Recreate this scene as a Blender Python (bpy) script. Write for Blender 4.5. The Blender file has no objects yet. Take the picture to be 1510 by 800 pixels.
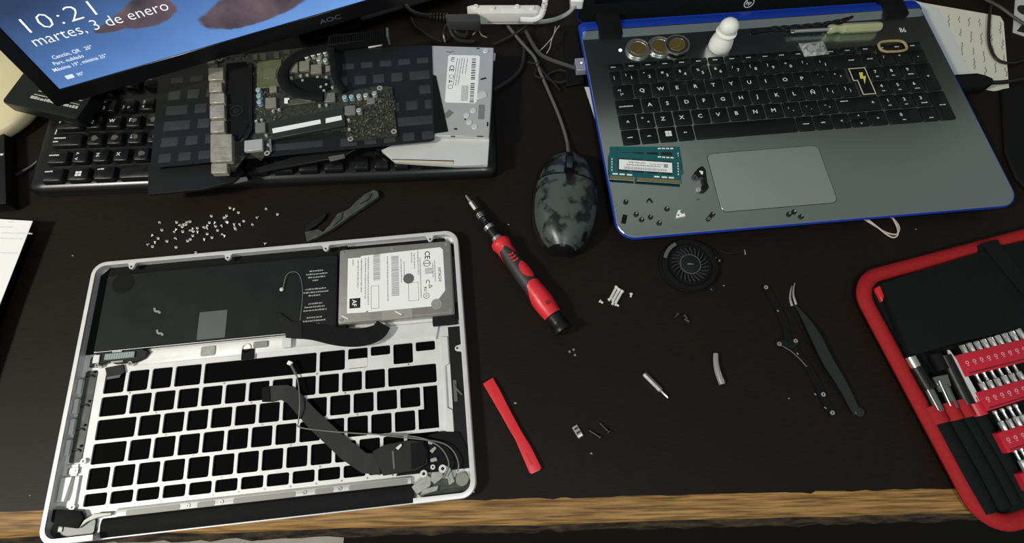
import bpy, bmesh, math, random
from mathutils import Vector, Matrix

# ------------------------------------------------------------------ camera, world, lamps, exposure
S = 0.001                                   # everything below is written in millimetres
FOC, PITCH, ROLL, CAMH = 769.07, 0.37180, 0.01877, 442.87
scene = bpy.context.scene
cam_d = bpy.data.cameras.new('camera')
cam = bpy.data.objects.new('camera', cam_d)
scene.collection.objects.link(cam)
cam_d.sensor_width = 36.0
cam_d.lens = FOC / 1510 * 36.0
cam_d.clip_start = 0.01
cam_d.clip_end = 30
cam.matrix_world = Matrix.Translation((0, 0, CAMH * S)) @ Matrix.Rotation(PITCH, 4, 'X') @ Matrix.Rotation(ROLL, 4, 'Z')
scene.camera = cam

world = bpy.data.worlds.new('room_light')
scene.world = world
world.use_nodes = True
world.node_tree.nodes['Background'].inputs['Color'].default_value = (0.81, 0.91, 0.91, 1)
world.node_tree.nodes['Background'].inputs['Strength'].default_value = 0.20

def area_lamp(name, loc, aim, size, power, col):
    d = bpy.data.lights.new(name, 'AREA')
    d.shape = 'DISK'; d.size = size; d.energy = power; d.color = col
    o = bpy.data.objects.new(name, d)
    scene.collection.objects.link(o)
    o.location = loc
    o.rotation_euler = (Vector(aim) - Vector(loc)).to_track_quat('-Z', 'Y').to_euler()
    return o
# the room's two lamps: one to the left, one behind the sitter
area_lamp('left_lamp', (-1.25, -0.35, 1.22), (0, 0.15, 0), 0.20, 22, (1.0, 0.96, 0.88))
area_lamp('ceiling_lamp', (0.30, -0.95, 1.75), (0, 0.15, 0), 0.25, 13, (0.94, 0.98, 1.0))

scene.view_settings.view_transform = 'Standard'
scene.view_settings.look = 'None'
scene.view_settings.exposure = 0.0
scene.view_settings.gamma = 1.0
scene.view_settings.use_curve_mapping = False

# ------------------------------------------------------------------ helpers
R = random.Random(7)
PI = math.pi
COL = scene.collection

def at(px, py, z=0.0):
    """The point of the place at height z (mm) that the photograph shows at a pixel."""
    Fv = Vector((0, math.sin(PITCH), -math.cos(PITCH))); U = Vector((0, math.cos(PITCH), math.sin(PITCH))); X = Vector((1, 0, 0))
    c, s = math.cos(ROLL), math.sin(ROLL)
    X2 = c * X + s * U; U2 = -s * X + c * U
    d = Fv + X2 * ((px - 755) / FOC) + U2 * ((400 - py) / FOC)
    return Vector((0, 0, CAMH)) + d * ((z - CAMH) / d.z)

class Fr:
    """A thing's own frame: base point (mm) and turn about the vertical."""
    def __init__(s, x, y, z=0.0, a=0.0): s.x, s.y, s.z, s.a = x, y, z, a
    def l(s, px, py, z):
        p = at(px, py, z); dx, dy = p.x - s.x, p.y - s.y
        c, q = math.cos(s.a), math.sin(s.a)
        return (c * dx + q * dy, -q * dx + c * dy)
    def P(s, pts, z): return [s.l(a, b, z) for a, b in pts]
    def l3(s, px, py, z):
        a = s.l(px, py, z); return (a[0], a[1], z - s.z)

def fr_px(px, py, z=0.0, a=0.0, zpx=None):
    p = at(px, py, z if zpx is None else zpx); return Fr(p.x, p.y, z, a)

def ang_px(a, b, z=0.0):
    p, q = at(*a, z), at(*b, z); return math.atan2(q.y - p.y, q.x - p.x)

def rrect(x0, x1, y0, y1, r=1.0, n=3):
    pts = []
    for cx, cy, a0 in ((x1 - r, y0 + r, -PI / 2), (x1 - r, y1 - r, 0), (x0 + r, y1 - r, PI / 2), (x0 + r, y0 + r, PI)):
        for i in range(n + 1):
            a = a0 + PI / 2 * i / n
            pts.append((cx + r * math.cos(a), cy + r * math.sin(a)))
    return pts

def circ(cx, cy, r, n=16, ry=None):
    return [(cx + r * math.cos(2 * PI * i / n), cy + (ry or r) * math.sin(2 * PI * i / n)) for i in range(n)]

def smooth_path(pts, k=6, closed=False):
    P = [Vector(p) for p in pts]
    if len(P) < 3: return P
    out = []; n = len(P)
    rng = range(n) if closed else range(n - 1)
    for i in rng:
        if closed: p0, p1, p2, p3 = P[(i - 1) % n], P[i], P[(i + 1) % n], P[(i + 2) % n]
        else: p0, p1, p2, p3 = P[max(i - 1, 0)], P[i], P[i + 1], P[min(i + 2, n - 1)]
        for j in range(k):
            t = j / k
            out.append(0.5 * ((2 * p1) + (p2 - p0) * t + (2 * p0 - 5 * p1 + 4 * p2 - p3) * t * t + (3 * p1 - p0 - 3 * p2 + p3) * t ** 3))
    if not closed: out.append(P[-1])
    return out

class MB:
    def __init__(s): s.v = []; s.f = []
    def add(s, vs, fs, M=None):
        b = len(s.v)
        s.v += [tuple(M @ Vector(v)) if M is not None else tuple(v) for v in vs]
        s.f += [tuple(b + i for i in f) for f in fs]
        return s
    def prism(s, poly, z0, z1, top=None, M=None):
        n = len(poly); top = top or poly
        vs = [(x, y, z0) for x, y in poly] + [(x, y, z1) for x, y in top]
        fs = [tuple(range(n - 1, -1, -1)), tuple(range(n, 2 * n))] + [(i, (i + 1) % n, n + (i + 1) % n, n + i) for i in range(n)]
        return s.add(vs, fs, M)
    def box(s, x0, x1, y0, y1, z0, z1, M=None):
        return s.prism([(x0, y0), (x1, y0), (x1, y1), (x0, y1)], z0, z1, None, M)
    def cbox(s, cx, cy, z0, sx, sy, sz, a=0.0):
        return s.box(-sx / 2, sx / 2, -sy / 2, sy / 2, 0, sz, Matrix.Translation((cx, cy, z0)) @ Matrix.Rotation(a, 4, 'Z'))
    def rbox(s, x0, x1, y0, y1, z0, z1, r=1.0, n=3, tap=0.0):
        a = rrect(x0, x1, y0, y1, r, n); b = rrect(x0 + tap, x1 - tap, y0 + tap, y1 - tap, r, n) if tap else None
        return s.prism(a, z0, z1, b)
    def cyl(s, cx, cy, z0, z1, r, n=14, r2=None):
        return s.prism(circ(cx, cy, r, n), z0, z1, circ(cx, cy, r2, n) if r2 else None)
    def ring(s, cx, cy, z0, z1, r0, r1, n=18, M=None):
        vs = []
        for r, z in ((r1, z0), (r1, z1), (r0, z1), (r0, z0)): vs += [(cx + r * math.cos(2 * PI * i / n), cy + r * math.sin(2 * PI * i / n), z) for i in range(n)]
        fs = [(k * n + i, k * n + (i + 1) % n, ((k + 1) % 4) * n + (i + 1) % n, ((k + 1) % 4) * n + i) for k in range(4) for i in range(n)]
        return s.add(vs, fs, M)
    def lathe(s, prof, M=None, n=18):
        """profile of (radius, height) pairs turned about the local z axis"""
        vs = []; fs = []
        for r, h in prof: vs += [(r * math.cos(2 * PI * i / n), r * math.sin(2 * PI * i / n), h) for i in range(n)]
        for k in range(len(prof) - 1):
            fs += [(k * n + i, k * n + (i + 1) % n, (k + 1) * n + (i + 1) % n, (k + 1) * n + i) for i in range(n)]
        fs += [tuple(range(n - 1, -1, -1)), tuple(range((len(prof) - 1) * n, len(prof) * n))]
        return s.add(vs, fs, M)
    def tube(s, pts, r, n=7, k=5, closed=False, flat=1.0):
        P = smooth_path(pts, k, closed); m = len(P)
        rr = r if callable(r) else (lambda t: r)
        vs = []; up = Vector((0, 0, 1))
        for i, p in enumerate(P):
            a = P[(i - 1) % m] if closed else P[max(i - 1, 0)]
            b = P[(i + 1) % m] if closed else P[min(i + 1, m - 1)]
            t = (b - a)
            t = t.normalized() if t.length > 1e-9 else Vector((1, 0, 0))
            u = up if abs(t.z) < 0.95 else Vector((0, 1, 0))
            sx = t.cross(u).normalized(); sy = sx.cross(t)
            q = rr(i / max(m - 1, 1))
            vs += [p + sx * (q * math.cos(2 * PI * j / n)) + sy * (q * flat * math.sin(2 * PI * j / n)) for j in range(n)]
        fs = []
        for i in range(m if closed else m - 1):
            i2 = (i + 1) % m
            fs += [(i * n + j, i * n + (j + 1) % n, i2 * n + (j + 1) % n, i2 * n + j) for j in range(n)]
        if not closed: fs += [tuple(range(n - 1, -1, -1)), tuple(range((m - 1) * n, m * n))]
        return s.add(vs, fs)
    def strip(s, pts, w, th, k=5, widths=None):
        """a flat ribbon lying in space: path of points, width w across the path, thickness th upwards"""
        P = smooth_path(pts, k); m = len(P); vs = []
        for i, p in enumerate(P):
            t = P[min(i + 1, m - 1)] - P[max(i - 1, 0)]
            sx = Vector((-t.y, t.x, 0)).normalized()
            t_ = i / (m - 1)
            q = (w(t_) if callable(w) else w) / 2
            vs += [p - sx * q, p + sx * q, p + sx * q + Vector((0, 0, th)), p - sx * q + Vector((0, 0, th))]
        fs = [(i * 4 + j, i * 4 + (j + 1) % 4, i * 4 + 4 + (j + 1) % 4, i * 4 + 4 + j) for i in range(m - 1) for j in range(4)]
        fs += [(3, 2, 1, 0), (m * 4 - 4, m * 4 - 3, m * 4 - 2, m * 4 - 1)]
        return s.add(vs, fs)
    def ball(s, c, rx, ry=None, rz=None, n=10, m=6):
        ry = ry or rx; rz = rz or rx; vs = [(c[0], c[1], c[2] - rz)]
        for k in range(1, m):
            a = -PI / 2 + PI * k / m
            vs += [(c[0] + rx * math.cos(a) * math.cos(2 * PI * i / n), c[1] + ry * math.cos(a) * math.sin(2 * PI * i / n), c[2] + rz * math.sin(a)) for i in range(n)]
        vs.append((c[0], c[1], c[2] + rz)); L = len(vs) - 1
        fs = [(0, 1 + (i + 1) % n, 1 + i) for i in range(n)]
        for k in range(m - 2): fs += [(1 + k * n + i, 1 + k * n + (i + 1) % n, 1 + (k + 1) * n + (i + 1) % n, 1 + (k + 1) * n + i) for i in range(n)]
        fs += [(L, L - n + i, L - n + (i + 1) % n) for i in range(n)]
        return s.add(vs, fs)
    def text(s, txt, size, x=0.0, y=0.0, z=0.0, a=0.0, align='LEFT', sx=1.0, th=0.0, off=0.014, sp=1.0):
        """flat lettering lying in the xy plane, size in mm"""
        cu = bpy.data.curves.new('t', 'FONT'); cu.body = txt; cu.size = size; cu.align_x = align; cu.resolution_u = 2; cu.space_character = sp; cu.extrude = th; cu.offset = size * off
        o = bpy.data.objects.new('t', cu); me = bpy.data.meshes.new_from_object(o)
        M = Matrix.Translation((x, y, z)) @ Matrix.Rotation(a, 4, 'Z') @ Matrix.Diagonal((sx, 1, 1, 1))
        s.add([tuple(v.co) for v in me.vertices], [tuple(p.vertices) for p in me.polygons], M)
        bpy.data.objects.remove(o); bpy.data.curves.remove(cu); bpy.data.meshes.remove(me)
        return s
    def dashes(s, x0, x1, y, h, z, a=0.0, seed=1, gap=0.35, wmin=0.6, wmax=2.6, cx=0.0, cy=0.0):
        """print too small to read: a broken line of little bars"""
        r = random.Random(seed); x = x0
        M = Matrix.Translation((cx, cy, z)) @ Matrix.Rotation(a, 4, 'Z')
        while x < x1:
            w = min(r.uniform(wmin, wmax), x1 - x)
            hh = h * r.uniform(0.75, 1.1)
            s.add([(x, y, 0), (x + w, y, 0), (x + w, y + hh, 0), (x, y + hh, 0)], [(0, 1, 2, 3)], M)
            x += w + gap * r.uniform(0.7, 1.6)
        return s
    def bars(s, x0, x1, y0, y1, z, seed=1, w=(0.25, 0.9)):
        """a barcode: bars across y, running along x"""
        r = random.Random(seed); x = x0
        while x < x1:
            b = min(r.uniform(*w), x1 - x)
            s.add([(x, y0, z), (x + b, y0, z), (x + b, y1, z), (x, y1, z)], [(0, 1, 2, 3)])
            x += b + r.uniform(*w) * 0.9
        return s
    def mesh(s, name, mat, bev=0.0, seg=1, smooth=None, ang=35):
        me = bpy.data.meshes.new(name)
        me.from_pydata([(x * S, y * S, z * S) for x, y, z in s.v], [], s.f)
        bm = bmesh.new(); bm.from_mesh(me)
        bmesh.ops.recalc_face_normals(bm, faces=bm.faces)
        if bev:
            ed = [e for e in bm.edges if len(e.link_faces) == 2 and e.calc_face_angle(0) > math.radians(ang)]
            bmesh.ops.bevel(bm, geom=ed, offset=bev * S, segments=seg, affect='EDGES', profile=0.6, clamp_overlap=True)
        bm.to_mesh(me); bm.free()
        if smooth or (bev and smooth is None):
            me.polygons.foreach_set('use_smooth', [True] * len(me.polygons))
            me.set_sharp_from_angle(angle=math.radians(smooth if smooth and smooth is not True else 40))
        if mat is not None: me.materials.append(mat)
        me.update()
        return me
    def build(s, name, mat, parent=None, loc=(0, 0, 0), rz=0.0, **kw):
        o = link(name, s.mesh(name, mat, **kw), parent, loc, rz)
        if parent is not None and any(w in name for w in ('print', 'marks', 'barcode', 'legend', 'handwriting')): o['kind'] = 'stuff'
        return o

def link(name, me, parent=None, loc=(0, 0, 0), rz=0.0, rot=None):
    o = bpy.data.objects.new(name, me); COL.objects.link(o)
    o.location = (loc[0] * S, loc[1] * S, loc[2] * S)
    o.rotation_euler = rot if rot else (0, 0, rz)
    if parent is not None: o.parent = parent
    return o

def tag(o, label=None, cat=None, group=None, kind=None):
    if label: o['label'] = label
    if cat: o['category'] = cat
    if group: o['group'] = group
    if kind: o['kind'] = kind
    return o

def thing(name, label, cat, fr, group=None):
    o = link(name, None, None, (fr.x, fr.y, fr.z), fr.a)
    o.empty_display_size = 0.01
    return tag(o, label, cat, group)

def solo(name, mb, mat, label, cat, fr, group=None, **kw):
    """a thing that is one mesh"""
    return tag(mb.build(name, mat, None, (fr.x, fr.y, fr.z), fr.a, **kw), label, cat, group)

def dup(o, parent=None, loc=None, rz=None):
    c = o.copy(); COL.objects.link(c); c.parent = parent
    if loc is not None: c.location = (loc[0] * S, loc[1] * S, loc[2] * S)
    if rz is not None: c.rotation_euler = (0, 0, rz)
    for ch in [k for k in bpy.data.objects if k.parent == o]:
        dup(ch, c)
    return c

# ------------------------------------------------------------------ materials
MATS = {}
def mat(name, col, rough=0.5, metal=0.0, spec=0.5, var=0.0, vscale=300, col2=None, bump=0.0, bscale=800, stretch=None, rvar=0.0, trans=0.0, alpha=1.0, emit=0.0, coat=0.0, vc=0.5):
    if name in MATS: return MATS[name]
    m = bpy.data.materials.new(name); m.use_nodes = True
    nt = m.node_tree; b = nt.nodes['Principled BSDF']
    c = (*col, 1)
    b.inputs['Base Color'].default_value = c
    b.inputs['Roughness'].default_value = rough
    b.inputs['Metallic'].default_value = metal
    b.inputs['Specular IOR Level'].default_value = spec
    b.inputs['Coat Weight'].default_value = coat
    b.inputs['Transmission Weight'].default_value = trans
    b.inputs['Alpha'].default_value = alpha
    if emit:
        b.inputs['Emission Color'].default_value = c; b.inputs['Emission Strength'].default_value = emit
    if var or bump or rvar:
        tc = nt.nodes.new('ShaderNodeTexCoord'); mp = nt.nodes.new('ShaderNodeMapping')
        nt.links.new(tc.outputs['Object'], mp.inputs['Vector'])
        if stretch: mp.inputs['Scale'].default_value = stretch
        nz = nt.nodes.new('ShaderNodeTexNoise'); nz.inputs['Scale'].default_value = vscale; nz.inputs['Detail'].default_value = 6
        nt.links.new(mp.outputs['Vector'], nz.inputs['Vector'])
        if var:
            rp = nt.nodes.new('ShaderNodeValToRGB')
            rp.color_ramp.elements[0].position = vc - 0.22 / max(var, 0.05) * 0.5; rp.color_ramp.elements[1].position = min(vc + 0.22 / max(var, 0.05) * 0.5, 1)
            rp.color_ramp.elements[0].position = max(rp.color_ramp.elements[0].position, 0)
            rp.color_ramp.elements[0].color = c; rp.color_ramp.elements[1].color = (*(col2 or [min(x * 1.5, 1) for x in col]), 1)
            nt.links.new(nz.outputs['Fac'], rp.inputs['Fac']); nt.links.new(rp.outputs['Color'], b.inputs['Base Color'])
        if rvar:
            mr = nt.nodes.new('ShaderNodeMapRange'); mr.inputs['To Min'].default_value = max(rough - rvar, 0.03); mr.inputs['To Max'].default_value = min(rough + rvar, 1)
            nt.links.new(nz.outputs['Fac'], mr.inputs['Value']); nt.links.new(mr.outputs['Result'], b.inputs['Roughness'])
        if bump:
            n2 = nt.nodes.new('ShaderNodeTexNoise'); n2.inputs['Scale'].default_value = bscale; n2.inputs['Detail'].default_value = 4
            nt.links.new(mp.outputs['Vector'], n2.inputs['Vector'])
            bp = nt.nodes.new('ShaderNodeBump'); bp.inputs['Strength'].default_value = bump; bp.inputs['Distance'].default_value = 0.0004
            nt.links.new(n2.outputs['Fac'], bp.inputs['Height']); nt.links.new(bp.outputs['Normal'], b.inputs['Normal'])
    MATS[name] = m
    return m

ALU = mat('brushed_aluminium', (0.72, 0.71, 0.69), 0.42, 0.3, var=0.5, vscale=120, col2=(0.78, 0.77, 0.75), rvar=0.06)
ALUW = mat('pale_aluminium', (0.74, 0.74, 0.72), 0.5, 0.25, var=0.5, vscale=90, col2=(0.66, 0.66, 0.63))
STEEL = mat('bright_steel', (0.72, 0.72, 0.70), 0.28, 0.9, rvar=0.08, vscale=500)
DSTEEL = mat('dull_steel', (0.38, 0.38, 0.36), 0.4, 0.8, rvar=0.1, vscale=500)
BLK = mat('black_plastic', (0.0055, 0.006, 0.006), 0.42, 0, 0.36, rvar=0.08, vscale=200)
BLKM = mat('matt_black', (0.0034, 0.0038, 0.0038), 0.75, 0, 0.16, var=0.4, vscale=250, col2=(0.006, 0.0068, 0.0064))
BLKG = mat('gloss_black', (0.004, 0.004, 0.005), 0.2, 0, 0.25, rvar=0.05, vscale=150)
RUB = mat('black_rubber', (0.010, 0.011, 0.011), 0.6, 0, 0.4, bump=0.15, bscale=2500)
GREYP = mat('grey_plastic', (0.10, 0.10, 0.10), 0.5)
CABLE = mat('dark_cable', (0.010, 0.010, 0.010), 0.38, 0, 0.5)
CABLEG = mat('grey_cable', (0.10, 0.10, 0.095), 0.42)
WHITE = mat('white_plastic', (0.80, 0.79, 0.74), 0.35)
PAPER = mat('white_paper', (0.86, 0.86, 0.84), 0.75, 0, 0.2, var=0.3, vscale=40, col2=(0.82, 0.82, 0.79))
LABEL = mat('white_label', (0.84, 0.84, 0.82), 0.5, 0, 0.3)
INK = mat('black_ink', (0.02, 0.02, 0.02), 0.6, 0, 0.2)
INKG = mat('grey_ink', (0.30, 0.30, 0.30), 0.6, 0, 0.2)
LEGEND = mat('key_legend_print', (0.74, 0.75, 0.73), 0.6, 0, 0.2)
RED = mat('red_plastic', (0.62, 0.022, 0.030), 0.38, 0, 0.45, var=0.3, vscale=120, col2=(0.68, 0.03, 0.04))
BRASS = mat('gold_contacts', (0.45, 0.34, 0.14), 0.35, 0.8)
# ------------------------------------------------------------------ the setting: floor, back wall, desk
FLOORM = mat('floor_tiles', (0.42, 0.39, 0.32), 0.5, 0, 0.4, var=0.4, vscale=12, col2=(0.34, 0.31, 0.26))
tag(MB().box(-2200, 2200, -1500, 1300, -760, -745).build('floor', FLOORM), kind='structure')
WALLM = mat('painted_wall', (0.70, 0.70, 0.65), 0.8, 0, 0.2, var=0.3, vscale=8, col2=(0.64, 0.64, 0.60))
tag(MB().box(-2200, 2200, 1290, 1340, -745, 2500).build('wall_back', WALLM), kind='structure')

DESKM = mat('dark_wood_laminate', (0.0080, 0.0052, 0.0036), 0.5, 0, 0.15, var=0.5, vscale=90, col2=(0.0120, 0.0080, 0.0055), bump=0.12, bscale=220, stretch=(1, 10, 10), rvar=0.06)
EDGEM = mat('worn_bare_wood', (0.12, 0.060, 0.016), 0.6, 0, 0.3, var=0.8, vscale=26, col2=(0.38, 0.215, 0.066), bump=0.5, bscale=60, stretch=(1, 22, 22))
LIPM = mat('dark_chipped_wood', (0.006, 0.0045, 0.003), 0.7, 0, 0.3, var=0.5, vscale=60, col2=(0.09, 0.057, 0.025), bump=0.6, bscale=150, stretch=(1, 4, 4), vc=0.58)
DK = Fr(0, -17.5, 0, 0.0394)
desk = thing('desk', 'dark brown wood-grain desk with a worn bare wooden front edge', 'desk', Fr(DK.x, DK.y, 0, DK.a))
r = random.Random(3)
front = []; x = 900.0
while x > -900:
    front.append((x, r.gauss(0, 0.3) - (1.0 if r.random() < 0.05 else 0))); x -= r.uniform(4, 13)
front.append((-900, 0))
MB().prism([(900, 770), (-900, 770)] + front[::-1], -1.2, 0).build('laminate_top', DESKM, desk)
MB().box(-900, 900, 4, 770, -26, -1.2).build('top_panel', EDGEM, desk)
b = MB(); n = 90; top = []; 
pr = [(4, -1.2), (-2, -0.7), (-8, -0.6), (-13, -1.2), (-16.8, -2.6), (-18.4, -5), (-18.4, -26), (4, -26)]
vs = []
for i in range(n + 1):
    x = -900 + 1800 * i / n
    for j, (y, z) in enumerate(pr):
        k = 0.5 if 1 <= j <= 5 else 0
        vs.append((x, y + r.gauss(0, k), z + r.gauss(0, k * 0.35)))
m = len(pr); fs = [(i * m + j, i * m + (j + 1) % m, (i + 1) * m + (j + 1) % m, (i + 1) * m + j) for i in range(n) for j in range(m)]
b.add(vs, fs); b.build('edge_trim', EDGEM, desk, smooth=True)
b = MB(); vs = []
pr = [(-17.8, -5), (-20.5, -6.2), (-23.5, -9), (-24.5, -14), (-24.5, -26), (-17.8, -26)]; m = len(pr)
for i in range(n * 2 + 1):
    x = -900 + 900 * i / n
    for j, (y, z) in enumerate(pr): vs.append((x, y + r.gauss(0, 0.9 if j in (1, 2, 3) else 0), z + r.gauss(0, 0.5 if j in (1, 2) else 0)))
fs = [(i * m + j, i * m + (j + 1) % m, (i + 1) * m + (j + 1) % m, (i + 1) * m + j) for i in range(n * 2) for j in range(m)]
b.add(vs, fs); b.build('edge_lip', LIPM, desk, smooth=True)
for sx in (-1, 1):
    MB().box(sx * 870 - 14, sx * 870 + 14, 20, 750, -745, -26).build('side_panel', DESKM, desk)
MB().box(-856, 856, 700, 716, -500, -26).build('back_panel', DESKM, desk)
tag(MB().rbox(-330, 1900, -900, 40, -744.8, -738, 30).build('floor_mat', mat('dark_mat', (0.012, 0.011, 0.010), 0.9, 0, 0.1)), 'dark floor mat below the front edge of the desk', 'mat')
BLOCKM = mat('blocker_door_wood', (0.020, 0.012, 0.008), 0.5, 0, 0.3, var=0.5, vscale=14, col2=(0.030, 0.018, 0.011), stretch=(6, 6, 1))  # unseen door, added to darken the reflection in the laptop's metal deck
dr = tag(MB().box(660, 1640, 1262, 1289, -744.8, 1300).build('blocker_door_1', BLOCKM), kind='structure')
for z0, z1 in ((-640, 150), (260, 1190)):
    for x0, x1 in ((760, 1110), (1190, 1540)): MB().box(x0, x1, 1250, 1262, z0, z1).build('blocker_door_panel', BLOCKM, dr, bev=4)
MB().tube([(740, 1230, 250), (740, 1230, 300), (850, 1230, 300)], 9, 8, 4).build('blocker_door_handle', DSTEEL, dr, smooth=True)
# ------------------------------------------------------------------ the stripped silver laptop case and what lies in it
MC = Fr(-198.3, 76.8, 0, 0.1218)
mac = thing('laptop_top_case', 'silver aluminium laptop top case lying face down with empty key openings', 'laptop case', MC)
FILMG = mat('greenish_film', (0.034, 0.040, 0.031), 0.45, 0.1, var=0.6, vscale=180, col2=(0.085, 0.09, 0.076))
FROST = mat('frosted_grey_plate', (0.30, 0.31, 0.28), 0.5, 0.3, var=0.5, vscale=160, col2=(0.42, 0.42, 0.39))
# rim: a C of wall, open along the hinge
def rim_path(o, r, n=7):
    X, Y = 162.5 - o, 113.5 - o
    pts = [(114, -Y)]
    for cx, cy, a0 in ((X - r, -Y + r, -PI / 2), (X - r, Y - r, 0), (-X + r, Y - r, PI / 2), (-X + r, -Y + r, PI)):
        pts += [(cx + r * math.cos(a0 + PI / 2 * i / n), cy + r * math.sin(a0 + PI / 2 * i / n)) for i in range(n + 1)]
    return pts + [(-122, -Y)]
outer, inner = rim_path(0, 12), rim_path(3.4, 9)
b = MB(); N_ = len(outer); vs = []; fs = []
sec = [(0, 0.6), (0, 9.4), (0.18, 10.5), (0.75, 11), (1.25, 11), (1.0, 10.5), (1.0, 0.6)]     # position across the wall, height
for i in range(N_):
    for t, z in sec:
        vs.append((outer[i][0] + (inner[i][0] - outer[i][0]) * t, outer[i][1] + (inner[i][1] - outer[i][1]) * t, z))
m = len(sec)
for i in range(N_ - 1):
    fs += [(i * m + j, i * m + (j + 1) % m, (i + 1) * m + (j + 1) % m, (i + 1) * m + j) for j in range(m)]
fs += [tuple(range(m)), tuple(range((N_ - 1) * m, N_ * m))]
b.add(vs, fs).build('rim', ALU, mac, smooth=True)
# lower lip along the hinge and the black hinge cover in the opening
MB().box(-123, 115, -113.5, -112.4, 0.2, 3.2).build('hinge_lip', ALU, mac, bev=0.3)
b = MB()
vs = []; fs = []; pr = [(-112.3, 0.6), (-112.3, 2.6), (-109, 4.4), (-104, 5.2), (-100.5, 4.6), (-99, 3.2), (-99, 0.6)]; m = len(pr)
for i, x in enumerate((-122, 113.6)): vs += [(x, y, z) for y, z in pr]
fs = [(j, (j + 1) % m, m + (j + 1) % m, m + j) for j in range(m)] + [tuple(range(m)), tuple(range(m, 2 * m))]
b.add(vs, fs).build('hinge_cover', BLKM, mac, smooth=30)
MB().prism([(-159, 31), (-148.4, 31), (-148.4, 100), (54, 100), (54, 109.8), (-152, 109.8), (-159, 103)], 2.4, 3.2).build('bay_lining', BLKM, mac)
# deck: plain areas round the keyboard, then the keyboard grid with its openings
Z0, Z1 = 1.0, 2.4
b = MB()
b.box(-160, -144, -110, 110, Z0, Z1); b.box(140, 160, -110, 110, Z0, Z1); b.box(-144, 140, 17, 110, Z0, Z1); b.box(-144, 140, -110, -92.5, Z0, Z1)
b.build('deck_plate', ALUW, mac)
U = 19.15; X0 = -139.5; G = 2.6
rows = [(-3.6, 13.6, [1, 1, 1, 1.25, 5, 1.25, 1, 'h1', 1, 'h1']),
        (-22.0, -6.2, [1.25] + [1] * 11 + [2.25]),
        (-40.4, -24.6, [1.75] + [1] * 12 + ['e.75']),
        (-58.8, -43.0, [1.5] + [1] * 12 + ['e1']),
        (-77.2, -61.4, [1] * 13 + [1.5]),
        (-89.3, -80.2, [14.5 / 14] * 14)]
bounds = [17, -4.9, -23.3, -41.7, -60.1, -78.7, -92.5]
b = MB()
def cell(b, x0, x1, y0, y1, hole):
    """a rectangle of plate with a rounded opening through it"""
    hp = hole; n = len(hp); q = n // 4
    oc = [(x1, y0), (x1, y1), (x0, y1), (x0, y0)]
    for z, flip in ((Z1, False), (Z0, True)):
        base = len(b.v); b.v += [(x, y, z) for x, y in hp] + [(x, y, z) for x, y in oc]
        for i in range(n):
            j = (i + 1) % n; c = i // q if (i % q) < q - 1 else None
            if c is not None: f = (base + i, base + j, base + n + c)
            else: f = (base + i, base + j, base + n + ((i // q) + 1) % 4, base + n + i // q)
            b.f.append(f if not flip else f[::-1])
    base = len(b.v); b.v += [(x, y, Z1) for x, y in hp] + [(x, y, Z0) for x, y in hp]
    b.f += [(base + i, base + (i + 1) % n, base + n + (i + 1) % n, base + n + i) for i in range(n)]
for ri, (y0, y1, ws) in enumerate(rows):
    yb, yt = bounds[ri + 1], bounds[ri]; x = X0; cx = -144
    for k, w in enumerate(ws):
        half = isinstance(w, str) and w[0] == 'h'; ent = isinstance(w, str) and w[0] == 'e'
        ww = float(w[1:]) if isinstance(w, str) else w
        hx0, hx1 = x, x + ww * U - G
        nx = 140 if k == len(ws) - 1 else hx1 + G / 2
        if not ent: cell(b, cx, nx, yb, yt, rrect(hx0, hx1, y0 if not half else y0 + 9.2, y1, 1.5, 3))
        else:
            # the L-shaped return opening: solid strip at its sides only
            if ri == 2:
                b.box(cx, hx0, yb, yt, Z0, Z1); b.box(hx1, 140, yb, yt, Z0, Z1); b.box(hx0, hx1, y1, yt, Z0, Z1)
            else:
                b.box(cx, hx0, yb, yt, Z0, Z1); b.box(hx1, 140, yb, yt, Z0, Z1); b.box(hx0, hx1, yb, y0, Z0, Z1); b.box(hx0, hx0 + 0.25 * U, y1, yt, Z0, Z1)
        cx = nx; x += ww * U
b.build('keyboard_grid', ALUW, mac)
MB().box(-142, 138, -91, 15.5, 0.15, 0.7).build('opening_shade_sheet', mat('painted_shade_black', (0.0012, 0.0013, 0.0013), 0.8, 0, 0.06), mac)  # black sheet stands in for the shaded desk seen through the openings
# sunk patch below the left arrow opening and small screw dots on the webs
b = MB(); xa = X0 + 10.5 * U; b.rbox(xa, xa + U - G, -3.2, 4.6, Z1, Z1 + 0.25, 1); b.build('arrow_pad', ALU, mac, bev=0.1)
me = MB().cyl(0, 0, 0, 0.3, 0.75, 8).mesh('web_screw', DSTEEL)
for ri in range(1, 6):
    for k in range(14):
        if (k * 3 + ri) % 4 == 0: link('web_screw', me, mac, (X0 + k * U + (ri % 3) * 4.5 - 1.5, bounds[ri] + 0.0, Z1))
for k in range(14): link('web_screw', me, mac, (X0 + (k + 1) * U * 1.0357 - 1.3, -91, Z1))
# raised frame round the keys on the right, with its step and the clip by the drive
b = MB(); b.prism([(141, 16), (147, 16), (147, -8), (143.5, -9.5), (143.5, -44), (147.5, -46), (147.5, -79), (141, -79)], Z1, 4.0); b.build('side_rib', ALU, mac, bev=0.5)
MB().prism([(147.5, 24), (158.6, 24), (158.6, -92), (147.5, -70)], Z1, 3.4).build('side_gasket', BLK, mac, bev=0.3)
MB().rbox(149, 152, -40, -22, 3.4, 4.4, 1).build('gasket_clip', GREYP, mac, bev=0.3)
MB().tube([(150, -26, 4.6), (152, -30, 4.8), (156, -35, 4.6)], 0.8, 6).build('gasket_wire', GREYP, mac, smooth=True)
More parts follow.
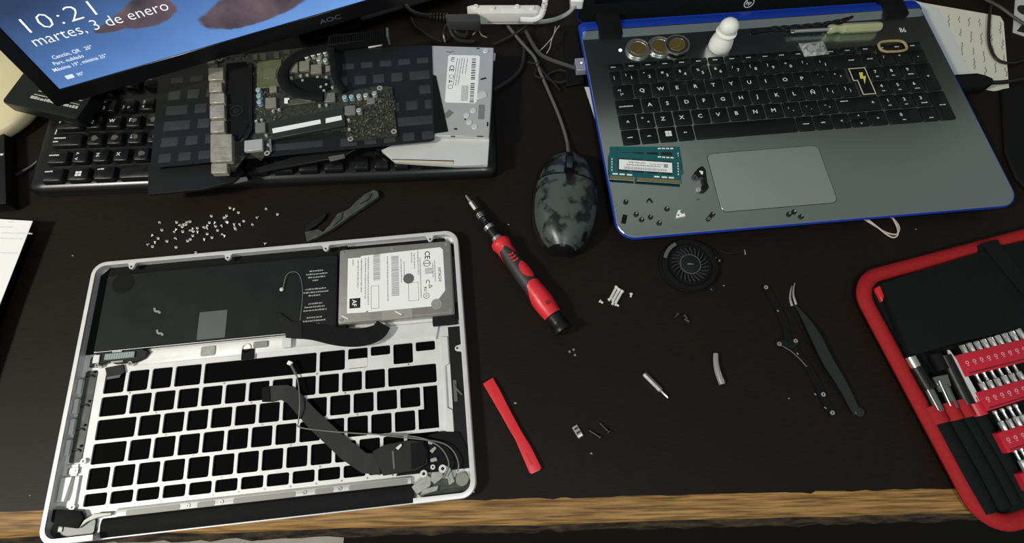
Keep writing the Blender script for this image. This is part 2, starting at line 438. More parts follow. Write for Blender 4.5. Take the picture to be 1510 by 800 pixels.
# palm-rest ledge under the battery, with its contact plates
MB().prism([(-117, 17), (60, 17), (60, 30), (-117, 30)], Z1, 3.6, [(-117, 18.5), (60, 18.5), (60, 30), (-117, 30)]).build('palm_ledge', ALUW, mac, bev=0.4)
MB().prism([(58, 17), (134, 17), (137, 14), (140, 26), (134, 30), (60, 30)], Z1, 4.2).build('drive_ledge', ALUW, mac, bev=0.5)
b = MB(); b.rbox(-62, -50, 19.5, 28, 3.6, 4.4, 1.5); b.build('contact_plate', FROST, mac, bev=0.2)
b = MB(); b.rbox(-18, -6, 22, 27.5, 3.6, 5.0, 1.2); b.build('contact_plate', DSTEEL, mac, bev=0.3)
MB().ring(-24, 23, 3.6, 4.4, 3.2, 4.0, 16).build('guide_ring', ALU, mac)
MB().rbox(-27.5, -17, 13, 22, 3.6, 4.4, 0.8).build('black_tape', BLKM, mac)
b = MB(); b.rbox(7, 15, 19, 28, 3.6, 7.0, 1.5); b.build('screw_post', ALUW, mac, bev=0.4)
# screw tabs along the rim
tabme = MB().prism([(-5.5, 0), (5.5, 0), (3, -1.2), (2.2, -5), (0.9, -6.4), (-0.9, -6.4), (-2.2, -5), (-3, -1.2)], 7.6, 10.6).mesh('screw_tab', ALU, bev=0.4)
holeme = MB().cyl(0, 0, 0, 0.25, 0.9, 10).mesh('tab_hole', INK)
for x in (-128, -44, 43, 137):
    o = link('screw_tab', tabme, mac, (x, 110.3, 0)); link('tab_hole', holeme, o, (0, -4.4, 10.6))
for y in (3,):
    o = link('screw_tab', tabme, mac, (159.3, y, 0), -PI / 2); link('tab_hole', holeme, o, (0, -4.4, 10.6))
# left bay: olive film windows, white ribs, the little silver bracket
b = MB(); b.rbox(-156, -146.5, -56, 17, Z1, 3.0, 2); b.build('bay_floor', FILMG, mac)
for i, y in enumerate((10, -6, -22, -38)):
    b = MB(); b.rbox(-158.4, -155, y - 12, y, 3.0, 6.5, 0.8); b.build('bay_rib', ALUW, mac, bev=0.4)
for i, y in enumerate((12, -12, -31, -47)):
    b = MB(); b.tube([(-154.5, y, 3.3), (-151, y + 1, 3.8), (-148, y - 0.5, 3.4)], 0.7, 6); b.ball((-148.5, y + 3.5, 3.4), 1.1); b.build('bay_clip', BLK, mac, smooth=True)
b = MB(); b.rbox(-158, -147.5, -66, -57, Z1, 3.4, 0.8); b.build('bracket_pad', ALUW, mac, bev=0.3)
b = MB()
for q in (rrect(-155, -146.5, -64.5, -59.5, 0.8),): b.prism(q, 3.4, 4.2)
o = b.build('port_bracket', DSTEEL, mac, bev=0.2); MB().rbox(-153, -148.5, -63, -61, 4.2, 4.5, 0.5).build('slot', ALUW, o)
MB().prism([(-158, -66), (-149, -66), (-152, -84), (-158, -84)], Z1, 5.5).build('corner_rib', ALUW, mac, bev=0.6)
MB().prism([(-148, -66), (-144.5, -66), (-144.5, -88), (-148, -88)], Z1, 4.2).build('corner_rib', ALU, mac, bev=0.4)
MB().ring(-146, -88.5, Z1, 4.6, 0.9, 2.2, 14).build('screw_boss', ALU, mac)
MB().ring(-143.8, -55.5, Z1, 4.6, 0.9, 2.2, 14).build('screw_boss', ALU, mac)
# corner pieces at the hinge side
DGREEN = mat('dark_green_board', (0.012, 0.028, 0.022), 0.35, 0, 0.5, var=0.5, vscale=260, col2=(0.05, 0.07, 0.06))
MB().rbox(-158.5, -126, -109.5, -97.5, Z1, 4.4, 3).build('corner_board', DGREEN, mac, bev=0.4)
b = MB(); b.prism([(-158, -88.5), (-137, -92), (-134, -97), (-137, -104), (-151, -101), (-158, -97)], 4.4, 7.2); b.build('corner_cover', BLKM, mac, bev=0.8, seg=2)
MB().prism([(-137, -104), (-134, -98.5), (-127, -94.5), (-114, -95), (-114, -97.5), (-124, -98), (-131, -100)], 4.4, 6.4).build('corner_bracket', FROST, mac, bev=0.5)
MB().box(-153, -149.5, -105, -101.5, 4.4, 5.2).build('corner_chip', FROST, mac, bev=0.3)
# rear rib with its long recesses
MB().prism([(-112, -99), (112, -99), (112, -92.6), (-112, -92.6)], Z1, 5.0, [(-112, -98.6), (112, -98.6), (112, -94.2), (-112, -94.2)]).build('rear_rib', ALUW, mac, bev=0.3)
for x0, x1 in ((-104, -64), (-51, -38), (-24, 23), (38, 52), (64, 109)):
    o = MB().rbox(x0, x1, -98.7, -94.8, 4.95, 5.3, 1.4).build('rib_recess', mat('recess_grey', (0.26, 0.26, 0.235), 0.55, 0.2), mac)
for x in (-58, -33, 30, 57):
    MB().ring(x, -96.5, 5.0, 5.6, 0.7, 1.6, 10).build('rib_hole', DSTEEL, mac)
# speaker corner on the right
MB().prism([(100, -92), (158.4, -92), (158.4, -80), (152, -64), (136, -62), (118, -66)], Z1, 4.6).build('corner_tray', BLKM, mac, bev=0.5)
MB().rbox(116, 158, -109.5, -98, Z1, 3.8, 5).build('corner_board', FILMG, mac, bev=0.4)
MB().cyl(151.5, -99.5, 3.8, 5.2, 5.2, 24).build('corner_disc', mat('dull_olive_metal', (0.26, 0.26, 0.22), 0.5, 0.4), mac, bev=0.4)
for px, py, rr in ((624.5, 698, 3.0), (638, 688, 2.0), (652.5, 690.5, 3.2)):
    x, y = MC.l(px, py, 7)
    o = MB().cyl(x, y, 4.6, 6.2, rr, 16).build('screw_head', ALUW, mac, bev=0.4); MB().cyl(x, y, 6.2, 6.3, rr * 0.42, 10).build('screw_socket', INK, o)
for q in ([(112, -101), (124, -93), (128, -96), (127, -102), (116, -107)], [(128, -92), (137, -92), (137, -97), (130, -101), (127, -98)], [(139, -88), (143, -90), (146, -101), (141, -103)], [(118, -108.5), (132, -106), (133, -102), (121, -103.5)]):
    MB().prism(q, 3.8, 6.0).build('corner_bracket', FROST, mac, bev=0.5)
for q in ([(631, 649), (639, 651), (637, 655), (631, 654)], [(633, 664), (641, 657), (644, 660), (637, 668)], [(634, 676), (643, 673), (645, 679), (635, 681)]):
    MB().prism(MC.P(q, 7), 4.6, 6.2).build('foam_tab', mat('pale_foam', (0.34, 0.34, 0.30), 0.8), mac, bev=0.4)

# battery
bat = thing('battery_pack', 'flat black laptop battery with a grey square patch inside the silver case', 'battery', Fr(MC.x, MC.y, 2.4, MC.a))
BATM = mat('black_battery_film', (0.0075, 0.0098, 0.0086), 0.45, 0, 0.22, var=0.4, vscale=60, col2=(0.011, 0.0138, 0.012), rvar=0.05)
MB().rbox(-148, 53.5, 31, 99.5, 0.1, 7.2, 2.5, 4).build('cell_block', BATM, bat, bev=0.6)
MB().rbox(20, 51.5, 32, 92, 7.2, 7.4, 1).build('label', BLK, bat)
MB().cyl(-133, 91, 7.2, 7.32, 9.5, 28).build('round_pad', BLKM, bat)
MB().rbox(-63.5, -40, 32.5, 57, 7.2, 7.45, 0.6).build('grey_patch', mat('grey_foil', (0.105, 0.115, 0.105), 0.45, 0.2), bat)
b = MB()
for k, (yy, x0, x1) in enumerate(((85, 29, 41), (82, 26, 45), (79, 28, 43), (76, 32, 37), (68, 26, 44), (65, 24, 46), (62, 29, 39), (54.5, 29, 41), (51.5, 26, 43), (48.5, 25, 45), (42, 28, 41), (39, 25, 44), (36, 29, 39))):
    b.dashes(x0, x1, yy, 1.3, 7.45, seed=k, gap=0.4)
b.build('label_print', mat('dim_white_print', (0.30, 0.31, 0.30), 0.6), bat)
b = MB(); b.box(36, 42, 33, 34.4, 7.45, 7.6); b.box(40.6, 42, 30, 34.4, 7.45, 7.6); b.build('label_arrow', LABEL, bat)
for x, y in ((-101, 63), (-96, 43)):
    b = MB(); b.tube([(x - 1.5, y + 2, 7.5), (x, y - 1, 7.9), (x + 3, y - 1.5, 7.6)], 1.0, 6, flat=0.5); b.ball((x + 3.5, y - 2.5, 7.6), 1.2, 1.2, 0.4); b.build('torn_scrap', mat('grey_scrap', (0.28, 0.28, 0.26), 0.7), bat, smooth=True)
MB().box(-148, 53.5, 30.6, 31.4, 5.6, 6.2).build('edge_seam', ALU, bat)
# battery connector block at the left end
con = thing('battery_connector', 'black battery connector with pale ribbed top beside the battery corner', 'connector', Fr(MC.x, MC.y, 2.4, MC.a))
MB().prism([(-152, 27), (-146, 31), (-110, 31), (-104, 27.5), (-108, 22), (-113, 20), (-131, 20), (-136, 22), (-152, 19)], 0.1, 4.0).build('housing', BLK, con, bev=0.6)
MB().box(-139.5, -115, 23.8, 29, 4.0, 5.4).build('ribbed_top', mat('pale_blue_contacts', (0.30, 0.38, 0.38), 0.4, 0.2), con, bev=0.3)
for k in range(12): MB().box(-138.7 + k * 2, -138.1 + k * 2, 24, 28.6, 5.4, 5.6).build('rib', DSTEEL, con)
MB().box(-134, -124, 20.6, 22.4, 4.0, 4.6).build('clip', STEEL, con, bev=0.2)
MB().box(-134, -126, 29.4, 30.6, 4.0, 5.0).build('clip', STEEL, con, bev=0.2)
MB().box(-149, -143.5, 22, 29, 4.0, 5.2).build('metal_block', ALUW, con, bev=0.4)
for x, y in ((-118, 19), (-145, 20)):
    o = MB().cyl(x, y, 0.2, 4.8, 2.0, 14).build('screw_head', STEEL, con, bev=0.3); MB().cyl(x, y, 4.8, 4.9, 0.7, 8).build('screw_socket', INK, o)
MB().prism([(-140, 18), (-125.5, 19.5), (-123, 12.5), (-126, 11), (-137, 10)], 1.0, 1.9).build('flap', BLK, con, bev=0.2)
MB().prism([(-137, 10.2), (-126, 11), (-127, 8.6), (-137, 8.0)], 1.0, 1.7).build('flap_edge', GREYP, con)

# hard disk
HD = Fr(-102.3, 157.4, 2.5, 0.1139)
hdd = thing('hard_disk', 'silver 2.5 inch hard disk with a large white label inside the case', 'hard disk', HD)
HDM = mat('grey_cast_metal', (0.30, 0.29, 0.26), 0.42, 0.6, var=0.4, vscale=150, col2=(0.36, 0.35, 0.32))
MB().rbox(-50, 50, -34.9, 34.9, 0, 7.2, 1.5).build('casting', DSTEEL, hdd, bev=0.4)
MB().rbox(-49.3, 49.3, -34.1, 34.1, 7.2, 8.9, 2.5).build('cover', HDM, hdd, bev=0.5, seg=2)
MB().prism([(-42, -26), (-26, -26.6), (-25.4, -25.2), (-24.2, -25.2), (-23.8, -26.7), (32, -26.5), (43, -13), (42.8, 26), (40.5, 28.6), (-30, 26.6), (-31, 25.2), (-42, 25.2)], 8.9, 9.05).build('label', LABEL, hdd)
zl = 9.1
def ringprint(b, x, y, r, w=0.35, n=18): b.ring(x, y, zl - 0.02, zl + 0.03, r - w, r, n)
b = MB()
b.text('HITACHI', 3.4, 37.8, 9, zl, -PI / 2, 'LEFT')
b.text('CE', 6.5, 26.5, 26, zl, -PI / 2, 'LEFT')
ringprint(b, 28, 14, 3.2, 0.5); b.box(25.2, 30.8, 13.7, 14.3, zl, zl + 0.02)
b.text('C', 5.0, 26.5, -1.5, zl, -PI / 2); b.text('RU', 3.4, 24.8, -8, zl, -PI / 2)
ringprint(b, 26.5, -16.5, 2.7, 0.4); b.text('N', 2.6, 25.6, -15.6, zl, -PI / 2)
b.add([(29, -6, zl), (32.5, -8, zl), (29, -10, zl), (29.5, -7, zl), (31.6, -8, zl), (29.5, -9, zl)], [(0, 1, 4, 3), (1, 2, 5, 4), (2, 0, 3, 5)])
b.add([(-40, -22, zl), (-30.6, -22, zl), (-30.6, -13, zl), (-40, -13, zl)], [(0, 1, 2, 3)])
b.build('label_marks', INK, hdd)
MB().text('AF', 5.5, -37.6, -14.2, zl + 0.05, -PI / 2).build('label_logo_letters', LABEL, hdd)
b = MB()
def vbars(b, x0, x1, y0, y1, seed, w=(0.35, 0.8)):
    r = random.Random(seed); y = y0
    while y < y1:
        q = min(r.uniform(*w), y1 - y); b.add([(x0, y, zl), (x1, y, zl), (x1, y + q, zl), (x0, y + q, zl)], [(0, 1, 2, 3)]); y += q + r.uniform(*w) * 0.8
vbars(b, -19.5, -13.5, 2, 27, 1); vbars(b, -3.5, 3, -14, 24, 2); vbars(b, 26, 32.5, 4, 9.5, 5, (0.3, 0.5))
b.build('label_barcode', INKG, hdd)
b = MB()
for k, (xx, y0, y1) in enumerate(((-37, 18, 24), (-32.5, -4, 23), (-29.5, -8, 24), (-26, -14, 25), (-23.5, -20, 25), (-6.5, -18, 24), (5.5, -2, 21), (8.2, 4, 18), (15, 16, 26), (17.4, 10, 25), (20.6, 4, 27), (22.4, -18, 20), (33.5, 0, 14), (35.3, -4, 16))):
    b.dashes(y0, y1, 0, 0.9, zl, PI / 2, k + 3, cx=xx)
for x0, x1, y0, y1 in ((-21.5, -14.5, -24, -3), (11, 20, -20, -3)):
    for q in ((x0, x1, y0, y0 + 0.4), (x0, x1, y1 - 0.4, y1), (x0, x0 + 0.4, y0, y1), (x1 - 0.4, x1, y0, y1)): b.add([(q[0], q[2], zl), (q[1], q[2], zl), (q[1], q[3], zl), (q[0], q[3], zl)], [(0, 1, 2, 3)])
b.build('label_small_print', INKG, hdd)
MB().cyl(11.5, 1, 9.05, 9.12, 4.8, 26).build('label_hole', mat('mid_grey_metal', (0.17, 0.17, 0.16), 0.5, 0.5), hdd)
MB().cyl(35, -25, 8.9, 9.4, 4.8, 26).build('round_sticker', mat('pale_grey_foil', (0.42, 0.42, 0.40), 0.4, 0.5), hdd)
me = MB().cyl(0, 0, 0, 0.5, 1.7, 12).mesh('cover_screw', STEEL, bev=0.2)
for x, y in ((-46.5, 31), (-3, 31.5), (46, 31), (46.5, -31), (-46.5, -31.5), (5, -32)): link('cover_screw', me, hdd, (x, y, 8.9))
MB().rbox(-12, 14, -35, -26.6, 9.1, 9.2, 0.4).build('clear_tape', mat('tape', (0.5, 0.48, 0.42), 0.3, 0, 0.5, alpha=0.45), hdd)
for x, y in ((-43.5, -29.5), (2, -30)): MB().cbox(x, y, 9.2, 6.5, 0.9, 0.3, -0.55).build('shiny_slot', LABEL, hdd)
# drive bay frame around the disk
MB().prism([(54.5, 24), (62, 24), (62, 108), (54.5, 108)], 2.4, 9.0).build('bay_wall', BLKM, mac, bev=0.6)
MB().prism([(62, 102.5), (150, 102.5), (150, 108), (62, 108)], 2.4, 6.5).build('bay_wall', BLKM, mac, bev=0.6)
MB().prism([(152, 30), (158, 30), (158, 100), (152, 104)], 2.4, 8.0).build('bay_wall', BLKM, mac, bev=0.6)
MB().rbox(135, 157, 25, 33, 4.2, 7.0, 1).build('bay_clip', BLK, mac, bev=0.5)
MB().rbox(153.2, 157.6, 44, 88, 8.0, 9.0, 1).build('bay_pad', GREYP if False else RUB, mac, bev=0.3)

# the black drive flex, a curved band that runs from the battery label under the disk
fx = MC
flex = thing('drive_flex_cable', 'black curved flex cable running below the hard disk label', 'flex cable', Fr(MC.x, MC.y, 4.6, MC.a))
Zf = 9.8
pts = [fx.l3(a, c, Zf) for a, c in ((436, 487), (465, 489), (500, 496), (532, 497), (556, 490), (566, 478))]
b = MB(); b.strip([(p[0], p[1], 5.2) for p in pts], lambda t: 13 + 3 * math.sin(PI * t), 0.5)
b.build('band', BLKM, flex)
q = fx.P([(407, 463), (413, 461), (432, 474), (446, 474), (446, 500), (422, 498), (420, 486)], Zf)
MB().prism(q, 5.4, 6.2).build('connector_end', BLK, flex, bev=0.3)
b = MB(); b.tube([fx.l(417, 425, 11) + (6.0,), fx.l(424, 404, 11) + (6.8,), fx.l(440, 403, 11) + (6.0,), fx.l(446, 430, 11) + (5.6,), fx.l(442, 472, 11) + (5.6,)], 0.35, 6); b.build('thin_wire', DSTEEL, flex, smooth=True)
b = MB(); p = fx.l(415, 426, 11); b.ball((p[0], p[1], 5.9), 1.9, 1.9, 1.0); b.build('wire_end', mat('pale_connector', (0.6, 0.58, 0.52), 0.5), flex, smooth=True)

# camera / display flex lying across the key openings, with its connector module
rib = thing('display_ribbon_cable', 'wide black ribbon cable lying diagonally across the empty key openings', 'ribbon cable', Fr(MC.x, MC.y, 2.5, MC.a))
Z = 4.0
b = MB()
edge_a = [(386, 571), (400, 568), (424, 567), (436, 572), (467, 605), (505, 640), (541, 668), (556, 668)]
edge_b = [(386, 592), (402, 592), (414, 589), (424, 594), (455, 630), (503, 676), (534, 697), (562, 700)]
A = [fx.l(a, c, Z) for a, c in edge_a]; B = [fx.l(a, c, Z) for a, c in edge_b]
hz = [0.2, 0.2, 0.8, 1.2, 1.4, 1.6, 2.0, 2.4]
vs = []; n = len(A)
for i in range(n): vs += [(*A[i], hz[i]), (*B[i], hz[i]), (*B[i], hz[i] + 0.4), (*A[i], hz[i] + 0.4)]
fs = [(i * 4 + j, i * 4 + (j + 1) % 4, i * 4 + 4 + (j + 1) % 4, i * 4 + 4 + j) for i in range(n - 1) for j in range(4)] + [(3, 2, 1, 0), (n * 4 - 4, n * 4 - 3, n * 4 - 2, n * 4 - 1)]
RIBM = mat('ribbon_black', (0.0085, 0.0095, 0.0085), 0.5, 0, 0.35)
b.add(vs, fs).build('ribbon', RIBM, rib)
q = fx.P([(386, 571), (397, 569), (398, 592), (386, 592)], Z); MB().prism(q, 0.4, 1.2).build('ribbon_plug', BLKM, rib, bev=0.2)
q = fx.P([(548, 665), (566, 655), (604, 648), (624, 650), (630, 662), (630, 684), (614, 693), (564, 701)], 8)
MB().prism(q, 2.3, 4.4).build('module', RIBM, rib, bev=0.5)
q = fx.P([(605, 653), (624, 652), (629, 666), (626, 684), (606, 692)], 9); MB().prism(q, 4.4, 5.4).build('module_cover', BLKM, rib, bev=0.5)
q = fx.P([(577, 664), (580, 664), (582, 690), (579, 691)], 9); MB().prism(q, 4.4, 4.8).build('module_ridge', GREYP, rib)
q = fx.P([(583, 660), (591, 653), (593, 656), (587, 663)], 9); MB().prism(q, 4.4, 6.0).build('module_tab', ALUW, rib, bev=0.3)

wire = thing('thin_wire_lead', 'thin grey wire lead with a tiny white plug lying on the key grid', 'wire', Fr(MC.x, MC.y, 2.5, MC.a))
wp = [(429, 538, 6), (437, 552, 5), (441, 575, 6), (442, 600, 7.5), (440, 622, 5), (441, 629, 4), (470, 634, 4), (520, 638, 5), (560, 640, 6), (600, 642, 8), (630, 648, 9), (652, 662, 9), (662, 684, 9), (654, 706, 8)]
b = MB(); b.tube([(*fx.l(a, c, z), z - 2.5) for a, c, z in wp], 0.55, 6); b.build('lead', mat('grey_wire', (0.16, 0.16, 0.155), 0.4), wire, smooth=True)
b = MB(); b.tube([(*fx.l(a, c, z), z - 2.5) for a, c, z in ((560, 641, 6.6), (610, 646, 8.8), (650, 652, 8), (668, 664, 8), (676, 682, 8), (675, 695, 7))], 0.55, 6); b.build('lead', MATS['grey_wire'], wire, smooth=True)
b = MB(); b.tube([(*fx.l(a, c, z), z - 2.5) for a, c, z in ((429, 537, 6), (433, 545, 5.4), (437, 552, 5))], 1.1, 6); b.build('sleeve', CABLEG, wire, smooth=True)
p = fx.l(427.5, 535, 6); MB().cbox(p[0], p[1], 2.4, 4.2, 3.4, 2.0, -0.5).build('plug', LABEL, wire, bev=0.4)
# ------------------------------------------------------------------ the blue and grey laptop
HP = Fr(270.1, 341.3, 0, 0.1141)
hp = thing('laptop', 'open grey laptop with blue sides and small parts strewn on it', 'laptop', HP)
BLUE = mat('blue_plastic', (0.010, 0.045, 0.36), 0.32, 0, 0.5, var=0.2, vscale=60, col2=(0.012, 0.05, 0.40))
DECK = mat('grey_metal_deck', (0.55, 0.61, 0.595), 0.25, 1.0, 0.5, rvar=0.02, vscale=30)
PADM = mat('touchpad_grey', (0.73, 0.79, 0.77), 0.30, 0.93, 0.5)
KEYM = mat('laptop_key_black', (0.0055, 0.0062, 0.0062), 0.45, 0, 0.3, rvar=0.06, vscale=80)
def base_poly(o, yb):
    r = 17 - o; x = 190 - o; y0 = -121.9 + o
    pts = []
    for cx, cy, a0, rr in ((x - r, y0 + r, -PI / 2, r), (x - 7, yb - 7, 0, 7), (-x + 7, yb - 7, PI / 2, 7), (-x + r, y0 + r, PI, r)):
        pts += [(cx + rr * math.cos(a0 + PI / 2 * i / 6), cy + rr * math.sin(a0 + PI / 2 * i / 6)) for i in range(7)]
    return pts
b = MB(); b.prism(base_poly(14, 122), 2, 12.6, base_poly(1.5, 136)); b.prism(base_poly(1.5, 136), 12.6, 14.4, base_poly(0, 138)); b.prism(base_poly(0, 138), 14.4, 16.4, base_poly(0.6, 136.5))
b.build('bottom_shell', BLUE, hp, smooth=30)
MB().prism(base_poly(1.2, 120.5), 16.4, 17.0, base_poly(1.9, 119.8)).build('deck', DECK, hp)
b = MB(); vs = []
for x, k in ((-187.5, 0.4), (-184, 0.9), (-170.5, 1), (-145.5, 1), (143, 1), (168, 1), (184, 0.9), (187.5, 0.4)): vs += [(x, 111.5, 16.9), (x, 120.0, 17 + 3.2 * k), (x, 121.0, 17 + 3.3 * k), (x, 121.0, 16.3)]
fs = [(i * 4 + j, i * 4 + (j + 1) % 4, i * 4 + 4 + (j + 1) % 4, i * 4 + 4 + j) for i in (0, 1, 3, 5, 6) for j in range(4)]
for i in (0, 2, 3, 4, 5, 7): fs.append((i * 4, i * 4 + 1, i * 4 + 2, i * 4 + 3))
b.add(vs, fs).build('rear_ridge', DECK, hp)
b = MB(); vs = []
for x, k in ((-188.5, 0.3), (-184, 0.9), (-170.5, 1), (-145.5, 1), (143, 1), (168, 1), (184, 0.9), (188.5, 0.3)): vs += [(x, 121.0, 17 + 3.3 * k), (x, 128.0, 17 + 3.0 * k), (x, 135.5 - (1 - k) * 6, 16.0), (x, 121.0, 16.0)]
b.add(vs, fs).build('rear_cover', BLUE, hp, smooth=40)
for x in (-160, 160):
    for y in (-100, 100): MB().cyl(x, y, 0, 2.2, 6, 14).build('rubber_foot', RUB, hp)
# touchpad in its groove
MB().rbox(-90.6, 20.1, -103.6, -39.9, 17.0, 17.08, 6, 5).build('touchpad_groove', BLK, hp)
MB().rbox(-90.1, 19.6, -103.1, -40.4, 17.05, 17.35, 5.6, 5).build('touchpad', PADM, hp, bev=0.12)
# keys
keycache = {}
def key(x0, x1, y0, y1, legends=(), poly=None):
    w, h = round(x1 - x0, 2), round(y1 - y0, 2)
    k = (w, h)
    if poly is not None: me = MB().prism(poly, 0, 1.5).mesh('key', KEYM, bev=0.35)
    else:
        if k not in keycache: keycache[k] = MB().rbox(0, w, 0, h, 0, 1.5, 1.0, 2, 0.25).mesh('key', KEYM, bev=0.25)
        me = keycache[k]
    o = link('key', me, hp, (x0, y0, 17.0))
    if legends:
        b = MB()
        for t, sz, dx, dy in legends:
            if t is None: b.dashes(dx, dx + sz, dy, 1.2, 1.56, seed=int(x0 * 7 + y0), gap=0.3, wmin=0.5, wmax=1.2)
            else: b.text(t, sz, dx, dy, 1.56, sx=1.1)
        b.build('legend', LEGEND, o)
    return o
KH = 16.6
def row(y, items):
    for x0, x1, lg in items: key(x0, x1, y, y + KH, lg)
def one(x, t): return (x, x + 16.9, ((t, 6.0, 4.8, 6.2),))
YR = [-23.2, -5.0, 13.2, 31.4, 49.6]
row(YR[0], [(-168, -151.2, ((None, 5, 5, 7),)), (-149.6, -133, ((None, 3.5, 6, 7),)), (-113, -97.2, ((None, 3, 6, 8),)), (-95.6, 6, ()), (7.4, 23.6, ((None, 6, 5, 7),)), (25.2, 42, ((None, 4.5, 5.5, 7),)), (43.6, 60.4, (('<', 4, 7, 6.5),)), (80.8, 98, (('>', 4, 7, 6.5),))])
key(62, 79.2, YR[0] + 8.5, YR[0] + KH, (('^', 4, 7.5, 2.2),)); key(62, 79.2, YR[0], YR[0] + 8.1, (('v', 4, 7.5, 2.2),))
# the four-pane symbol on its key
wk = key(-131.4, -114.6, YR[0], YR[0] + KH)
b = MB()
for i in (0, 1):
    for j in (0, 1): b.add([(6 + i * 3.2, 5.6 + j * 3.2, 1.56), (8.9 + i * 3.2, 5.6 + j * 3.2, 1.56), (8.9 + i * 3.2, 8.5 + j * 3.2, 1.56), (6 + i * 3.2, 8.5 + j * 3.2, 1.56)], [(0, 1, 2, 3)])
b.build('legend', LEGEND, wk)
row(YR[1], [(-168, -151, (('^', 6, 7, 5),))] + [(-149.6, -132.7, (('<', 4, 9, 4.6), ('>', 4, 4, 9.6)))] + [one(-131.1 + 18.6 * i, c) for i, c in enumerate('ZXCVBNM')] + [(-0.9, 16, ((';', 4, 4, 9), (',', 5, 8, 6))), (17.7, 34.6, ((':', 4, 4, 9), ('.', 5, 8, 6))), (36.3, 53.2, (('_', 4, 4, 10), ('-', 5, 8, 6))), (55, 98, ((None, 8, 3, 12), ('^', 6, 34, 6)))])
row(YR[2], [(-168, -142.5, ((None, 14, 3, 7.5),))] + [one(-140.9 + 18.6 * i, c) for i, c in enumerate('ASDFGHJKL\u00d1')] + [(45.1, 62, (('[', 4, 4, 9), ('{', 4, 8.5, 6))), (63.7, 80.6, ((']', 4, 4, 9), ('}', 4, 8.5, 6)))])
row(YR[3], [(-168, -147.5, (('>|', 3.6, 5, 9), ('|<', 3.6, 7, 4)))] + [one(-145.9 + 18.6 * i, c) for i, c in enumerate('QWERTYUIOP')] + [(40.1, 57, (('\u00b4', 4, 5, 9), ('\u00a8', 4, 9, 6))), (58.7, 75.6, (('*', 4, 4, 8.5), ('+', 4, 9, 6)))])
sym = '!"#$%&/()=?\u00a1'
row(YR[4], [(-168, -157, (('|', 4.5, 3.5, 7),))] + [(-155.4 + 18.6 * i, -138.5 + 18.6 * i, ((c, 5, 8, 5), (sym[i], 4.2, 3.5, 9.2))) for i, c in enumerate("1234567890'\u00bf")] + [(67.8, 98, ((None, 6, 16, 8),))])
fl = [(None, 5, 4, 3)]
for i in range(15):
    x = -168 + 266 / 15 * i
    key(x, x + 16.2, 67.8, 75.8, fl if i else [(None, 5, 3, 3)])
# L-shaped return key with its pale outline and yellow bolt
e_o = [(79.5, 48), (98, 48), (98, 13.2), (83.6, 13.2), (83.6, 31.2), (79.5, 31.2)]
ek = key(0, 0, 0, 0, (), [(x, y) for x, y in e_o])
b = MB()
def inset(poly, d):
    out = []; n = len(poly)
    for i in range(n):
        p0, p1, p2 = Vector(poly[i - 1]), Vector(poly[i]), Vector(poly[(i + 1) % n])
        a = (p1 - p0).normalized(); c = (p2 - p1).normalized()
        na, nc = Vector((a.y, -a.x)), Vector((c.y, -c.x))
        q = (na + nc) / max(1 + na.dot(nc), 0.2)
        out.append(tuple(p1 + q * d))
    return out
e1, e2 = inset(e_o, 0.3), inset(e_o, 1.25); n = len(e_o)
b.add([(x, y, 1.58) for x, y in e1] + [(x, y, 1.58) for x, y in e2], [(i, (i + 1) % n, n + (i + 1) % n, n + i) for i in range(n)])
b.build('legend', mat('cream_outline_print', (0.62, 0.60, 0.42), 0.5), ek)
b = MB(); b.prism([(89.2, 41.5), (93.2, 41.5), (91.6, 36.6), (94.8, 36.6), (90.2, 26.5), (91.0, 33.6), (88.0, 33.6)], 1.56, 1.62); b.build('legend', mat('yellow_print', (0.72, 0.66, 0.10), 0.5), ek)
ek['label'] = 'return key with a cream outline and yellow lightning bolt'
# number pad
NX = [100, 117.2, 134.4, 151.6]; NW = 15.8
for r_, t in ((1, '123'), (2, '456'), (3, '789')):
    for i, c in enumerate(t): key(NX[i], NX[i] + NW, YR[r_], YR[r_] + KH, ((c, 5.2, 5, 8), (None, 3 + (i == 2) * 3, 5, 3)))
for i, c in enumerate((None, '/', '*')):
    key(NX[i], NX[i] + NW, YR[4], YR[4] + KH, ((c, 6 if c is None else 4.6, 4, 8),))
key(NX[3], NX[3] + NW, YR[4], YR[4] + KH, (('-', 5, 6, 6),))
key(NX[0], NX[1] + NW, YR[0], YR[0] + KH, (('0', 5.2, 12, 8), (None, 3, 13, 3)))
key(NX[2], NX[2] + NW, YR[0], YR[0] + KH, ((None, 4, 6, 3),))
key(NX[3], NX[3] + NW, YR[0], YR[1] + KH, ((None, 6, 5, 17),))
key(NX[3], NX[3] + NW, YR[2], YR[3] + KH, (('+', 5, 6, 16),))
for i in range(4): key(NX[i], NX[i] + NW, 67.8, 75.8, [(None, 5, 4, 3)])
# power light, maker's letters
MB().cyl(-150.8, 94.4, 17.0, 17.3, 1.7, 16).build('power_light', mat('lit_indicator', (0.95, 0.97, 1.0), 0.4, emit=3.0), hp)
MB().text('B6', 8.5, 153.5, 92, 17.06, -0.05, sx=0.8).build('maker_letters', LEGEND, hp)
